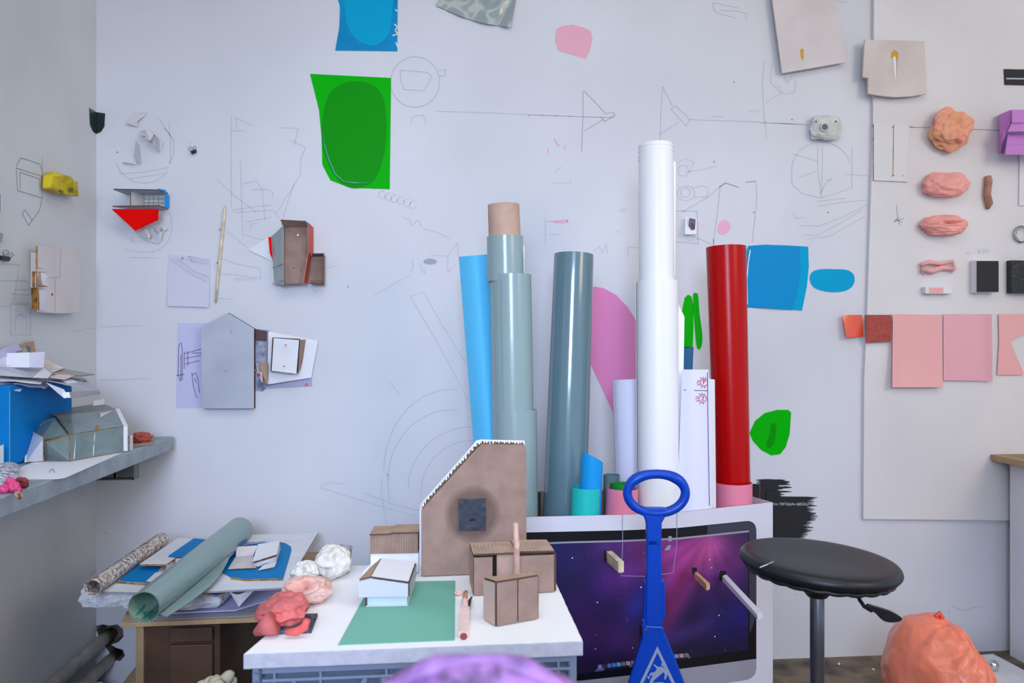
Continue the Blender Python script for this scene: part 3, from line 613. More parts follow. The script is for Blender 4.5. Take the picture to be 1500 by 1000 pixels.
plate('white_flap', [LF(57, 424, .075), LF(69, 426, .05), LF(68, 453, .05), LF(58, 454, .075)], .004, M_whiteB, t, M_brE)
for k in range(4):
    plate('stacked_edge', [LF(46+k*2.8, 421, .066+k*.004), LF(48+k*2.8, 421, .066+k*.004), LF(48+k*2.8, 453, .066+k*.004), LF(46+k*2.8, 453, .066+k*.004)], .0015, M_brE, t)
plate('left_strip', [LF(48, 397, .05), LF(51, 398, .05), LF(51, 421, .05), LF(49, 420, .05)], .003, M_brE, t)
draw(Off(LF, .0355), t, [[(89, 364), (88, 405)], [(73, 406), (89, 406)], [(81, 406), (81, 457)]], M_graph, .7, 0.0004, 'score_line')
V, F = lathe(LF(76, 431, .035), [(.004, 0), (.004, .002), (.001, .003)], 8, LF.n); mk('pin', V, F, M_pinR, parent=t)
plate('grey_card', [LF(-14, 336, .01), LF(5, 342, .01), LF(3, 355, .01), LF(-14, 350, .01)], .003, M_rollL, None, label='small sage grey card at the left edge, above the binder clip', cat='card')
plate('slate_card', [LF(-16, 284, .02), LF(0.8, 284, .02), LF(0.8, 310, .02), LF(-16, 314, .02)], .004, M_rollG2, None, label='dark slate card just cut by the left edge of the photo', cat='card')

# ---------------------------------------------------------------- right-hand things on wall and panel
t = thing('white_card_board', 'large tilted white board with a small ochre keyhole slot, top right of centre', 'board', BK(1190, 105, .001))
plate('panel', [b(1129, -20, .03), b(1222, -20, .03), b(1239, 91, .03), b(1146, 107, .03)], .008, M_warmB, t)
plate('batten', [b(1150, -10, .02), b(1200, -10, .02), b(1210, 60, .02), b(1160, 70, .02)], .019, M_greyB, t)
sheet('keyhole', BK, [(1172, 74), (1175, 70), (1178, 74), (1177, 79), (1178, 85), (1175, 88), (1173, 83)], M_och, off=.0302, th=.0004, parent=t)
t = thing('beige_shaped_board', 'beige stepped board with curved bottom and slotted hole on the edge of the white panel', 'board', BK(1310, 140, .001))
plate('panel', [b(1267, 58, .045), b(1354, 60, .045), b(1358, 137, .045), b(1335, 141, .045), b(1310, 142, .045), b(1290, 140, .045), b(1272, 137, .045), b(1272, 114, .045), b(1264, 113, .045)], .01, M_beige, t)
plate('batten', [b(1285, 70, .035), b(1340, 70, .035), b(1340, 125, .035), b(1285, 125, .035)], .03, M_greyB, t)
sheet('keyhole', BK, [(1305, 84), (1306, 76), (1311, 73), (1316, 77), (1316, 86), (1311, 89)], M_och, off=.0452, th=.0004, parent=t)
sheet('slot', BK, [(1308, 83), (1312, 83), (1314, 115), (1311, 116)], M_white, off=.0457, th=.0004, parent=t)
V, F = ribbon(BK, [[(1314, 86), (1313, 115)]], .7, .0463); mk('slot_edge', V, F, M_graph2, parent=t)
# plaster block with a hole
V, F = lump(BK(1210, 187, .022), (BK(1236, 187)-BK(1210, 187), Vector((0, -.03, 0)), Vector((0, 0, .054))), .05, 2.0, 9, 5, facet=.05)
def squarify(V, c, ex, ez):
    out = []
    for v in V:
        d = v-c; u = d.dot(ex)/ex.length_squared; w_ = d.dot(ez)/ez.length_squared
        k = max(abs(u), abs(w_), 1e-4)/max(math.hypot(u, w_), 1e-4); k = 1/ (k + (1-k)*0.35)
        out.append(c + d + ex*u*(k-1) + ez*w_*(k-1))
    return out
c = BK(1210, 187, .022); V = squarify(V, c, BK(1236, 187)-BK(1210, 187), Vector((0, 0, .054)))
V = [c+(v-c)*0.86 for v in V]
t = mk('plaster_block', V, F, M_plast, label='small pale plaster block with a round hole, left of the white panel edge', cat='plaster block')
V, F = lathe(BK(1208, 186, .043), [(.013, 0), (.0125, .006), (.001, .0062)], 20, BK.n); mk('hole', V, F, M_mark, parent=t)
V, F = tube([BK(1208, 186, .049)+Vector((.0145*math.cos(k*.35), 0, .0145*math.sin(k*.35))) for k in range(18)], .0035, 8, closed=True, nrm=BK.n); mk('hole_lip', V, F, M_plast, parent=t, smooth=True)
for x, y in ((1195, 178), (1224, 178)):
    V, F = lathe(BK(x, y, .043), [(.003, 0), (.003, .004), (.001, .005)], 8, BK.n); mk('nail', V, F, M_cardE, parent=t)
t = plate('slotted_card', [PN(1280, 181, .006), PN(1332, 184, .006), PN(1329, 266, .006), PN(1280, 264, .006)], .005, M_panel, None, M_brE, label='upright white card with one thin vertical slit on the left of the panel', cat='card')
V, F = ribbon(PN, [[(1309, 185), (1308, 258)]], 1.1, .0066); mk('slit', V, F, M_brE, parent=t)
for q_ in ([(1307, 187), (1310, 183)], [(1306, 258), (1310, 257)], [(1322, 257), (1323, 258)]):
    V, F = ribbon(PN, [q_], 1.2, .0068); mk('mark', V, F, M_mark, parent=t)
# lumps
V, F = wlump(PN, 1385, 193, 28, 29, .045, amp=.2, freq=1.6, seed=3, sub=5, facet=.12, dents=[((.0, -.9, .35), .22, .2), ((.45, -.8, -.1), .25, .22), ((-.1, -.9, -.4), .2, .16), ((.6, -.5, .5), .25, .15), ((.2, -.9, -.1), .18, .14)]); mk('coral_ochre_lump', V, F, M_coralO, label='coral and ochre faceted clay lump, topmost of the lumps on the panel', cat='clay lump')
V, F = wlump(PN, 1379, 272, 33, 18, .035, blunt=.72, amp=.08, freq=1.5, seed=5, sub=5, facet=.12); mk('coral_clay_lump', V, F, M_coral, label='smooth coral clay lump, middle of the three lumps on the panel', cat='clay lump')
V, F = wlump(PN, 1376, 331, 32, 15, .035, blunt=.72, amp=.12, freq=1.8, seed=8, sub=6, dents=[((-.02, -.95, .12), .2, .5), ((.2, -.95, .12), .2, .5), ((.42, -.9, .1), .18, .45)]); mk('coral_clay_lump.001', V, F, M_coral, label='coral clay lump with a slit mouth, lowest of the three lumps on the panel', cat='clay lump')
t = thing('clay_twist', 'folded pale pink clay strip on the panel above the white eraser', 'clay piece', PN(1374, 404, .001))
def ropes(pl, pts, r, o): 
    return tube([pl(x, y, o) for x, y in pts], r, 8)
for pts, r in (([(1349, 388), (1360, 384), (1378, 386), (1396, 382)], [.008, .009, .008, .006]), ([(1350, 394), (1365, 397), (1380, 392), (1398, 394)], [.009, .012, .010, .006]), ([(1352, 392), (1352, 402)], [.006, .003]), ([(1396, 384), (1399, 393), (1394, 399)], [.006, .006, .003])):
    V, F = ropes(PN, pts, r, .014); mk('clay_strand', V, F, M_pinkS, parent=t, smooth=True)
V, F = ribbon(PN, [[(1354, 396), (1353, 405)]], 1, .027); mk('crack', V, F, M_graph2, parent=t)
t = thing('eraser_block', 'small white block with a pink middle, below the folded pink clay strip', 'eraser', PN(1375, 431, .001))
plate('block', [PN(1355, 420, .025), PN(1394, 420, .025), PN(1395, 430, .025), PN(1356, 430, .025)], .022, M_whiteB, t, bevel=.002)
plate('pink_face', [PN(1361, 421, .0256), PN(1382, 421, .0256), PN(1382, 429, .0256), PN(1361, 429, .0256)], .0005, M_pinkS, t)
t = thing('black_square_box', 'small white box with a black square front on the panel', 'box', PN(1443, 428, .001))
plate('box_body', [PN(1430, 381, .035), PN(1462, 381, .035), PN(1462, 428, .035), PN(1430, 428, .035)], .033, M_whiteB, t)
plate('black_front', [PN(1431, 382, .0375), PN(1463, 382, .0375), PN(1463, 427.5, .0375), PN(1431, 427.5, .0375)], .002, M_black, t)
plate('black_textured_square', [PN(1482, 381, .03), PN(1530, 382, .03), PN(1530, 430, .03), PN(1482, 429, .03)], .028, mat('black_rough', (24, 26, 32), .35, (40, .9, .006)), None, label='rough black square at the right edge of the photo, beside the white box', cat='block')
V, F = tube([PN(1447, 258, .01), PN(1448, 265, .012), PN(1446, 285, .014), PN(1449, 298, .012), PN(1447, 306, .008)], [.012, .014, .013, .014, .006], 8); mk('clay_stick', V, F, M_brown, smooth=True, label='small upright brownish pink clay stick on the panel', cat='clay piece')
V, F = tube([PN(*p, .008) for p in arc(1496, 343, 11, 12, 0, 340, 24)], .002, 8, closed=False); V2, F2 = tube([PN(*p, .011) for p in arc(1497, 344, 9, 10, 30, 390, 24, .6)], .0015, 8); V, F = join([(V, F), (V2, F2)])
mk('wire_ring', V, F, M_steel, smooth=True, label='thin grey wire ring at the right edge of the photo', cat='ring')
t = thing('lilac_card_model', 'lilac painted faceted card model at the upper right edge of the photo', 'model', PN(1490, 228, .001))
pq = lambda L: [PN(*p) for p in L]
for q in ([(1464, 168, .03), (1481, 161, .07), (1481, 180, .07), (1470, 196, .09), (1466, 225, .04)], [(1481, 161, .07), (1560, 161, .07), (1560, 179, .09), (1482, 180, .09)], [(1482, 180, .09), (1560, 180, .09), (1560, 192, .1), (1476, 193, .1)], [(1476, 196, .07), (1560, 197, .07), (1560, 213, .09), (1474, 211, .09)], [(1474, 211, .09), (1560, 213, .09), (1560, 228, .085), (1471, 226, .085)], [(1464, 168, .03), (1464, 168, .002), (1466, 225, .002), (1466, 225, .04)], [(1466, 225, .04), (1471, 226, .085), (1560, 228, .085), (1560, 228, .004), (1466, 225, .004)]):
    P = pq(q); mk('facet', P, [list(range(len(P)))], M_purp, parent=t, solid=.003)
V, F = ribbon(PN, [[(1482, 162), (1482, 180), (1500, 180)], [(1476, 194), (1472, 226)], [(1482, 192), (1500, 194)]], .9, .101); mk('pencil_edge', V, F, M_ink, parent=t)
plate('white_card_edge', [PN(1494, 227, .006), PN(1560, 227, .006), PN(1560, 302, .006), PN(1493, 301, .006)], .005, M_whiteB, None, label='white card cut by the right edge, below the lilac model', cat='card')
t = plate('black_strip_card', [PN(1471, 101, .004), PN(1560, 103, .004), PN(1560, 126, .004), PN(1472, 124, .004)], .003, M_black, None, label='black card strip with a white line at the upper right edge', cat='card')
V, F = ribbon(PN, [[(1474, 115), (1560, 116)]], 2.2, .0046); mk('white_line', V, F, M_greyB, parent=t)
# squares on the panel edge
curled('orange_square', BK, [(1234, 461), (1263, 461), (1265, 493), (1240, 494)], lambda u, v: .02+.012*math.cos(u*3)*v, M_orange, 8, 8, label='glossy orange plastic square just left of the white panel', cat='square sample')
plate('brick_red_square', [b(1268, 461, .03), b(1306, 461, .03), b(1305, 500, .03), b(1269, 502, .03)], .005, M_brick, None, label='brick red felt square on the left edge of the panel', cat='square sample')
def drape(u, v): return .006+.012*math.exp(-((u-.0)/.12)**2)+.016*v**3+.004*math.sin(u*3)
curled('pink_sheet', PN, [(1308, 460), (1380, 461), (1381, 567), (1307, 567)], drape, M_pinkS, 24, 24, label='longer pink sheet, left one of the pink sheets on the panel', cat='sheet')
curled('pink_sheet.001', PN, [(1382, 460), (1453, 460), (1454, 558), (1382, 557)], lambda u, v: .006+.014*max(0, u-.82)*5+.004*v, M_pinkS2, 24, 24, label='shorter pink sheet with a curled right side, middle one on the panel', cat='sheet')
film('pink_cut_sheet', 'pink sheet with a notch cut out, at the right edge of the photo', [(1463, 460), (1545, 460), (1520, 480), (1480, 499), (1499, 545), (1499, 549), (1461, 549), (1464, 500)], M_pinkS, pl=PN, cat='sheet', off=.004, th=.003)
# little photo behind the white roll
t = thing('tiny_photo', 'tiny pinned photo on paper, right of the tall white roll', 'photo', BK(1014, 343, .002))
plate('paper', [b(1004, 318, .015), b(1021, 320, .015), b(1020, 343, .03), b(1003, 343, .03)], .001, M_white, t)
sheet('print', BK, [(1010, 319), (1019, 321), (1018, 336), (1013, 337), (1009, 330)], mat('tiny_print', (110, 96, 120), .5, None, (90, .5), second=(60, 40, 52)), off=.027, parent=t)

# white table at the right edge, floor board, ball, bag
t = thing('white_table', 'white side-panelled table with a thin wooden top at the right edge of the photo', 'table', (2.45, 2.4, 0))
V, F = boxc((2.165, 2.1, 0), (.035, 0, 0), (0, .76, 0), (0, 0, .74)); mk('side_panel', V, F, M_woodW, parent=t, bevel=.003)
V, F = boxc((2.175, 2.15, 0.02), (.55, 0, 0), (0, .02, 0), (0, 0, .70)); mk('front_panel', V, F, M_woodW, parent=t)
V, F = boxc((2.11, 2.05, .742), (.75, 0, 0), (0, .84, 0), (0, 0, .024)); mk('table_top', V, F, [M_plank], parent=t, bevel=.002)
V, F = boxc((2.80, 2.1, 0), (.035, 0, 0), (0, .76, 0), (0, 0, .74)); mk('side_panel', V, F, M_woodW, parent=t, bevel=.003)
V, F = boxc((1.72, 2.25, .002), (.40, .05, 0), (-.03, .55, 0), (0, 0, .014)); mk('floor_board', V, F, M_whiteB, bevel=.003, label='white board lying on the floor behind the coral bag', cat='board')
pb = onZ(1455, 972, .04); V, F = lathe(pb-UP*.024, [(.0188*math.sin(math.pi*i/16)+1e-4, .0188*(1-math.cos(math.pi*i/16))) for i in range(17)], 24); mk('steel_ball', V, F, M_chrome, smooth=True, label='small polished steel ball on the white floor board behind the bag', cat='ball')
for i, (x, y) in enumerate([(1229, 972), (1279, 980)]):
    V, F = lump(onZ(x, y, .006), (Vector((.005, 0, 0)), Vector((0, .005, 0)), Vector((0, 0, .004))), .3, 2, i, 2); mk('plaster_crumb' if not i else 'plaster_crumb.%03d' % i, V, F, M_whiteB, label='white plaster crumb on the dusty floor just ' + ('right of the stool post' if not i else 'left of the coral bag'), cat='crumb', group='plaster crumbs on the floor')
# bag
def bag():
    c = Vector(atD(1374, 988, 2.42)); c.z = .182
    bm = bmesh.new(); bmesh.ops.create_icosphere(bm, subdivisions=6, radius=1); V = []
    kn = Vector((.05, -.15, 1.0)).normalized(); k2 = Vector((.28, -.62, .72)).normalized()
    for v in bm.verts:
        d = v.co.normalized(); p = d.copy()
        r = 1.0 + .06*noise.noise(d*1.6+Vector((4, 2, 1)))
        for kk, am, fr in ((kn, .022, 11), (k2, .028, 12)):
            q = (d-kk).length; e1 = kk.orthogonal().normalized(); e2 = kk.cross(e1)
            a = math.atan2(d.dot(e2), d.dot(e1))
            r += am*math.exp(-q*1.8)*(math.sin(a*fr+3*noise.noise(d*3)))*min(1, q*4)
            r -= .07*math.exp(-(q/.13)**2)
        r += .03*noise.noise(d*3.2)+.012*noise.noise(d*8)+.004*noise.noise(d*22)
        w_ = Vector((p.x*.145*r, p.y*.19*r, p.z*.185*r))
        w_.x *= 1 - .20*max(0, p.z)*(1 if p.x > 0 else .1); 
        if p.z < 0: w_.x *= 1+.1*(-p.z)*(1 if p.z > -.7 else 0)
        if p.x > .2: w_.z -= .10*(p.x-.2)*max(0, p.z)
        w_ += c
        if w_.z < .002: w_.z = .002
        V.append(w_)
    F = [[v.index for v in f.verts] for f in bm.faces]; bm.free()
    t = thing('coral_plastic_bag', 'stuffed translucent coral plastic bag on the floor at the lower right', 'bag', (c.x, c.y, 0))
    mk('bag_body', V, F, M_bag, parent=t, smooth=True)
    top = c+Vector((.0, -.0, .172))
    V, F = join([tube([top, top+Vector((-.006, 0, .014)), top+Vector((.006, 0, .022)), top+Vector((.012, 0, .014))], [.008, .006, .007, .004], 8), tube([top, top+Vector((.012, -.004, .012)), top+Vector((.002, 0, .02))], [.006, .006, .003], 8)])
    mk('knot', V, F, mat('coral_knot', (232, 84, 66), .3), parent=t, smooth=True)
bag()

# ---------------------------------------------------------------- shelf on the left wall
SZ = .87
t = thing('wall_shelf', 'long grey painted shelf on brackets along the left wall', 'shelf', (XL+.135, 1.6, .8))
V, F = boxc((XL, .6, SZ-.045), (.275, 0, 0), (0, 2.27, 0), (0, 0, .045)); mk('shelf_board', V, F, M_shelf, parent=t, bevel=.003)
for y in (2.62, 1.75, .9):
    V, F = join([boxc((XL, y-.02, SZ-.105), (.24, 0, 0), (0, .045, 0), (0, 0, .008)), boxc((XL+.235, y-.02, SZ-.105), (.006, 0, 0), (0, .045, 0), (0, 0, .06)), boxc((XL, y-.02, SZ-.10), (.235, 0, 0), (0, .004, 0), (0, 0, .055)), boxc((XL+.18, y-.02, SZ-.10), (.006, 0, 0), (0, .045, 0), (0, 0, .055))])
    mk('bracket', V, F, M_shelfM, parent=t)
V, F, fm = prism([onZ(x, y, SZ+.0015) for x, y in [(24, 701), (83, 701), (96, 699), (185, 660), (150, 655), (70, 668), (20, 688)]], Vector((0, 0, -.001)))
p_ = mk('white_paper', V, F, M_white, label='white paper sheet lying on the shelf in front of the grey-green model', cat='paper')
V, F = ribbon(Pl((0, 0, SZ+.0015), (0, 0, 1)), [[(72, 692), (75, 687), (77, 686), (80, 692)]], .7); mk('pencil_mark', V, F, M_graph2, parent=p_)
def crv(u, v):
    p = bil(onZ(-25, 716, SZ+.004), onZ(22, 707, SZ+.004), onZ(32, 687, SZ+.004), onZ(-5, 680, SZ+.03), u, v); p.z += .02*math.sin(u*2.6)*math.sin(v*2.5)+.003*noise.noise(p*30); return p
grid('speckled_paper', crv, 14, 12, mat('speckled_print', (214, 216, 230), .6, None, (90, .5), second=(96, 98, 112)), solid=.001, label='black speckled white paper curling at the left end of the shelf', cat='paper')
# blue box
def rectbox(name, a, b_, dvec, z0, z1, m, parent=None, open_top=False, th=.003, **kw):
    a, b_ = Vector(a), Vector(b_); a.z = b_.z = z0; ex = b_-a; V, F = boxc(a, ex, dvec, (0, 0, z1-z0))
    if open_top: F = [f for i, f in enumerate(F) if i != 1]; kw['solid'] = th
    return mk(name, V, F, m, parent, **kw)
a = onZ(14, 684, SZ); 
t = rectbox('blue_storage_box', a, a+Vector((.0, .36, 0)), Vector((-.07, 0, 0)), SZ+.001, 1.085, mat('blue_box_plastic', (0, 118, 190), .6, None, (4, .10), spec=.15), label='blue box standing on the shelf against the left wall, papers on its top', cat='box', bevel=.006)
V, F = beam(a+Vector((.0008, -.0008, .002)), a+Vector((.0008, -.0008, .2)), .002, .002); mk('worn_edge', V, F, mat('pale_blue_wear', (70, 160, 210), .5), parent=t)
plate('thin_board', [onZ(-8, 689, SZ+.001), onZ(3, 686, SZ+.001), onZ(3, 686, SZ+.001)+UP*.062, onZ(-8, 689, SZ+.001)+UP*.06], .004, M_whiteB, None, M_brE, label='thin white board with a tan edge standing left of the blue box', cat='board')
# papers and card offcuts on the blue box : each sheet by four corners (px, z)
def cs(name, label, q, m, bend=.006, cat='paper', th=.0012, edge=None, seed=0):
    P = [onD(x, y, d) for x, y, d in q]
    def fn(u, v):
        p = bil(P[0], P[1], P[2], P[3], u, v); p.z += bend*math.sin(u*math.pi)*math.sin(v*math.pi*.9) + .004*noise.noise(Vector((u*3+seed, v*3, seed))); return p
    return grid(name, fn, 8, 8, m, solid=th, smooth=False, label=label, cat=cat)
def onD(x, y, d):
    if x < 138: d = min(d, 1.2/(-math.sin(YAW)+math.cos(YAW)*(750-x)/F_PX)-.02)
    return atD(x, y, d)
cs('grey_card_offcut', 'pale grey folded card lying lowest on the blue box, left side', [(-20, 565, 2.12), (30, 573, 2.12), (42, 556, 2.36), (-15, 552, 2.3)], M_lilac, .01, 'card', seed=1)
cs('grey_card_offcut.001', 'white card lying across the blue box just under the long folded card', [(-15, 556, 2.1), (60, 562, 2.14), (68, 552, 2.4), (5, 548, 2.3)], M_whiteB, .006, 'card', seed=2)
cs('grey_card_offcut.002', 'lilac grey paper under the projecting card, middle of the heap on the blue box', [(20, 562, 2.12), (66, 569, 2.2), (84, 556, 2.42), (40, 552, 2.3)], M_lilac, .004, seed=3)
t = thing('projecting_card_tray', 'grey card tray with a window projecting right from the heap on the blue box', 'card', onD(105, 582, 2.3))
Q = lambda L: [onD(*p) for p in L]
plate('tray_front', Q([(67, 560, 2.18), (93, 570, 2.16), (101, 581, 2.16), (91, 581, 2.16)]), .002, M_whiteB, t, M_silver)
plate('tray_base', Q([(67, 558, 2.2), (80, 560, 2.22), (107, 566, 2.2), (148, 574, 2.3), (120, 552, 2.5), (96, 549, 2.5)][::1]), .002, M_greyB, t)
plate('tray_edge', Q([(101, 574, 2.155), (146, 571, 2.3), (147, 577, 2.3), (103, 583, 2.15)]), .002, M_silver, t)
plate('tray_window', Q([(82, 554, 2.26), (100, 562, 2.25), (114, 560, 2.32), (98, 552, 2.4)]), .0015, M_whiteP, t)
plate('foil_corner', Q([(91, 575, 2.14), (101, 574, 2.14), (103, 582, 2.14), (93, 583, 2.14)]), .0015, M_foam, t)
V, F = lathe(onD(124, 559, 2.36), [(.004, 0), (.003, .003)], 8); mk('dark_spot', V, F, M_black, parent=t)
t = thing('folded_card_strip', 'long folded pale grey card with dark underside across the top of the blue box', 'card', onD(30, 553, 2.2))
plate('left_panel', Q([(-20, 550, 2.15), (48, 554, 2.15), (64, 539, 2.32), (-10, 538, 2.3)]), .002, M_greyB, t, M_cardE)
plate('right_panel', Q([(48, 554, 2.15), (70, 555, 2.16), (76, 548, 2.26), (64, 539, 2.32)]), .002, M_whiteB, t, M_cardE)
t = thing('grey_roof_card', 'grey brown folded card pieces pointing right on the heap', 'card', onD(110, 550, 2.36))
plate('panel', Q([(64, 538, 2.34), (66, 525, 2.34), (95, 539, 2.38), (76, 546, 2.3)]), .002, M_beige, t, M_cardE)
plate('point', Q([(72, 548, 2.28), (88, 539, 2.4), (139, 548, 2.46), (118, 550, 2.36)]), .002, mat('grey_brown_card', (168, 158, 156), .7), t, M_cardE)
plate('point', Q([(70, 553, 2.2), (84, 548, 2.3), (112, 549, 2.36), (95, 556, 2.25)]), .002, M_beige, t, M_cardE)
plate('small_dark_fold', Q([(66, 525, 2.36), (92, 537, 2.42), (95, 541, 2.4), (84, 539, 2.37)]), .002, M_card, t)
t = thing('brown_card_ring', 'brown card piece with a round hole on top of the heap', 'card', onD(42, 517, 2.34))
P = [(28, 517), (33, 503), (49, 499), (52, 517), (45, 516), (44, 508), (38, 506), (33, 512), (32, 517)]
V, F, fm = prism([onD(x, y, 2.36) for x, y in P], FW*.003); mk('card_ring', V, F, M_cardT, parent=t)
cs('white_folded_sheet', 'white folded paper standing at the back left of the heap, behind the upright sheet', [(-10, 516, 2.3), (24, 503, 2.3), (33, 512, 2.36), (-8, 530, 2.4)], M_lilac, .006, seed=5)
t = thing('upright_white_sheet', 'white creased paper standing upright on the heap over the blue box', 'paper', onD(32, 538, 2.24))
plate('left_leaf', Q([(-12, 515, 2.25), (10, 517, 2.24), (10, 538, 2.22), (-12, 537, 2.25)]), .001, M_whiteP, t)
plate('middle_leaf', Q([(10, 517, 2.24), (43, 516, 2.2), (43, 538, 2.2), (10, 538, 2.22)]), .001, M_white, t)
plate('right_leaf', Q([(43, 516, 2.2), (66, 515, 2.26), (64, 538, 2.26), (43, 538, 2.2)]), .001, M_whiteP, t)
# grey-green greenhouse-like model
t = thing('film_house_model', 'grey-green film and board house model with tan cut edges on the shelf', 'model', onZ(110, 675, SZ))
def oz(x, y, z): return onZ(x, y, z)
z0 = SZ+.003; zw = .942; zr = .985
A0, A1 = oz(102, 675, z0), oz(181, 661, z0); B0, B1 = oz(102, 637, zw), oz(181, 625, zw); C0_, C1 = oz(84, 610, zr), oz(169, 600, zr); D0, D1 = oz(67, 604, zr+.004), oz(148, 591, zr+.004)
plate('front_wall', [A0, A1, B1, B0], .003, M_glass, t, M_brE)
plate('roof_slope', [B0, B1, C1, C0_], .003, M_glass, t, M_brE)
plate('roof_top', [C0_, C1, D1, D0], .003, mat('grey_roof_film', (112, 118, 116), .4), t, M_brE)
L0 = oz(66, 674, z0); L1 = oz(66, 647, .93)
plate('left_wall_panel', [L0, A0, B0, L1], .003, M_glass, t, M_brE)
E0 = oz(57, 648, .925); E1 = oz(43, 625, .955)
plate('loose_flap', [B0+Vector((0, -.006, 0)), oz(80, 612, .985), E1, E0], .003, M_glass, t, M_brE)
plate('left_end', [oz(38, 677, z0), oz(65, 675, z0), oz(65, 640, .945), oz(43, 629, .95)], .004, M_whiteB, t, M_brE)
plate('left_end_top', [oz(42, 628, .95), oz(42, 612, .975), oz(66, 608, .98), oz(60, 622, .965)], .003, M_whiteB, t, M_brE)
for x_, s in ((0, 0),):
    P = [A1, B1, C1]; sft = Vector((.012, .001, 0))
    plate('right_end_strip', [A1, A1+sft, B1+sft, B1], .004, M_whiteB, t)
    plate('right_end_strip', [B1, B1+sft, C1+sft, C1], .004, M_whiteB, t)
R0 = A1+(A1-A0).normalized().cross(UP)*-.085; plate('right_end_wall', [A1, R0, Vector((R0.x, R0.y, zr)), C1, B1], .003, M_whiteB, t, M_brE)
plate('side_tab', [oz(189, 660, z0), oz(193, 658, z0), oz(193, 658, z0)+UP*.045, oz(189, 660, z0)+UP*.045], .003, M_whiteB, t, M_brE)
plate('chimney_card', [oz(136, 594, 1.0), oz(152, 592, 1.0), oz(152, 592, 1.0)+UP*.018, oz(136, 594, 1.0)+UP*.015], .003, M_whiteB, t)
for a_, b2 in ((A0, A1), (B0, B1), (C0_, C1), (A0, B0), (L0, A0), (C0_, B0), (L1, B0), (C1, B1)):
    V, F = beam(a_, b2, .0018, .0018); mk('tan_edge', V, F, M_brE, parent=t)
V, F = beam(B0.lerp(B1, .5)+Vector((0, -.003, .001)), B0.lerp(B1, .5)+Vector((0, -.004, .016)), .008, .003); mk('tab', V, F, M_brE, parent=t)
for k in (.08, .42):
    V, F = beam(A0.lerp(A1, k)+Vector((.001, -.0035, .004)), B0.lerp(B1, k+.03)+Vector((.001, -.0035, 0)), .0015, .001); mk('glue_line', V, F, M_pinM, parent=t)
# red clay ring and bits
c = onZ(206, 649, SZ); V, F = lump(c+Vector((0, 0, .017)), (RT*.034, FW*.03, UP*.018), .2, 3, 4, 4, dents=[((.1, -.3, .9), .45, .7)], flat_z=SZ+.001); mk('red_clay_ring', V, F, M_maroon if False else mat('brick_clay', (176, 84, 74), .7, (40, .6, .005)), label='small brick red clay ring on the shelf right of the grey-green model', cat='clay piece')
c = onZ(202, 641, SZ); plate('thin_card', [onZ(193, 655, SZ+.001), onZ(225, 650, SZ+.002), onZ(225, 637, SZ+.002), onZ(198, 639, SZ+.001)], .002, M_cardT, None, label='thin tan card under the brick red clay ring', cat='card')
t = thing('magenta_clay_flower', 'magenta pinched clay piece at the left end of the shelf', 'clay piece', onZ(16, 726, SZ))
c = onZ(15, 722, SZ)
for k, (dx, dz, rr) in enumerate([(-.010, .010, .012), (.008, .014, .013), (.0, .026, .009), (-.014, .004, .008), (.016, .006, .009)]):
    V, F = lump(c+RT*dx+UP*dz, (RT*rr, FW*rr*.8, UP*rr), .25, 2, k, 3, dents=[((.2, -1, .2), .5, .4)], flat_z=SZ+.001); mk('petal', V, F, M_magenta, parent=t, smooth=True)
V, F = tube([onZ(24, 722, SZ+.004), onZ(28, 726, SZ+.008), onZ(29, 729, SZ+.0)], [.006, .007, .004], 8); mk('pale_stub', V, F, M_cardT, parent=t, smooth=True)
c = onZ(32, 716, SZ); V, F = lump(c+UP*.014, (RT*.015, FW*.01, UP*.013), .2, 2, 6, 4, dents=[((.0, -1, .1), .6, .55)], flat_z=SZ+.001); mk('maroon_clay_ring', V, F, M_maroon, smooth=True, label='dark maroon clay ring behind the magenta clay piece', cat='clay piece')

# ---------------------------------------------------------------- pipes
for i, (p0, r_) in enumerate([((162, 927), .021), ((170, 957), .020)]):
    e = BK(*p0, -.05); V, F = tube([e, Vector((e.x, 1.2, e.z)), Vector((e.x, -1.5, e.z))], r_, 16)
    t = mk('heating_pipe' if not i else 'heating_pipe.001', V, F, M_pipe, smooth=True, label='%s painted pipe running along the left wall into the broken hole' % ('upper' if not i else 'lower'), cat='pipe')

# ---------------------------------------------------------------- low table in the corner with boards
TZ = .458
t = thing('corner_cabinet', 'dark brown wooden cabinet with a raw plywood top under the heap of boards', 'cabinet', (-.75, 2.5, 0))
a = onZ(178, 912, TZ); bq = onZ(420, 903, TZ)
V, F, fm = prism([a, bq, Vector((bq.x, 2.86, TZ)), Vector((a.x+.05, 2.86, TZ)), onZ(186, 895, TZ)], Vector((0, 0, -.012))); mk('plywood_top', V, F, M_plank, parent=t)
a2 = onZ(212, 912, TZ-.02); b2 = onZ(322, 909, TZ-.02); dz = Vector((0, 0, -(TZ-.022)))
plate('front_frame', [a2, b2, b2+dz, a2+dz], .018, M_woodB, t)
plate('door_panel', [a2.lerp(b2, .36)+Vector((0, -.022, -.055)), a2.lerp(b2, .93)+Vector((0, -.022, -.055)), a2.lerp(b2, .93)+Vector((0, -.022, -.40)), a2.lerp(b2, .36)+Vector((0, -.022, -.40))], .01, M_woodB, t, bevel=.003)
plate('door_rail', [a2.lerp(b2, .36)+Vector((0, -.022, -.01)), a2.lerp(b2, .93)+Vector((0, -.022, -.01)), a2.lerp(b2, .93)+Vector((0, -.022, -.048)), a2.lerp(b2, .36)+Vector((0, -.022, -.048))], .008, M_woodB, t, bevel=.003)
V, F = beam(a2+Vector((-.006, -.01, 0)), a2+dz+Vector((-.006, -.01, 0)), .02, .02); mk('plywood_edge', V, F, M_plank, parent=t)
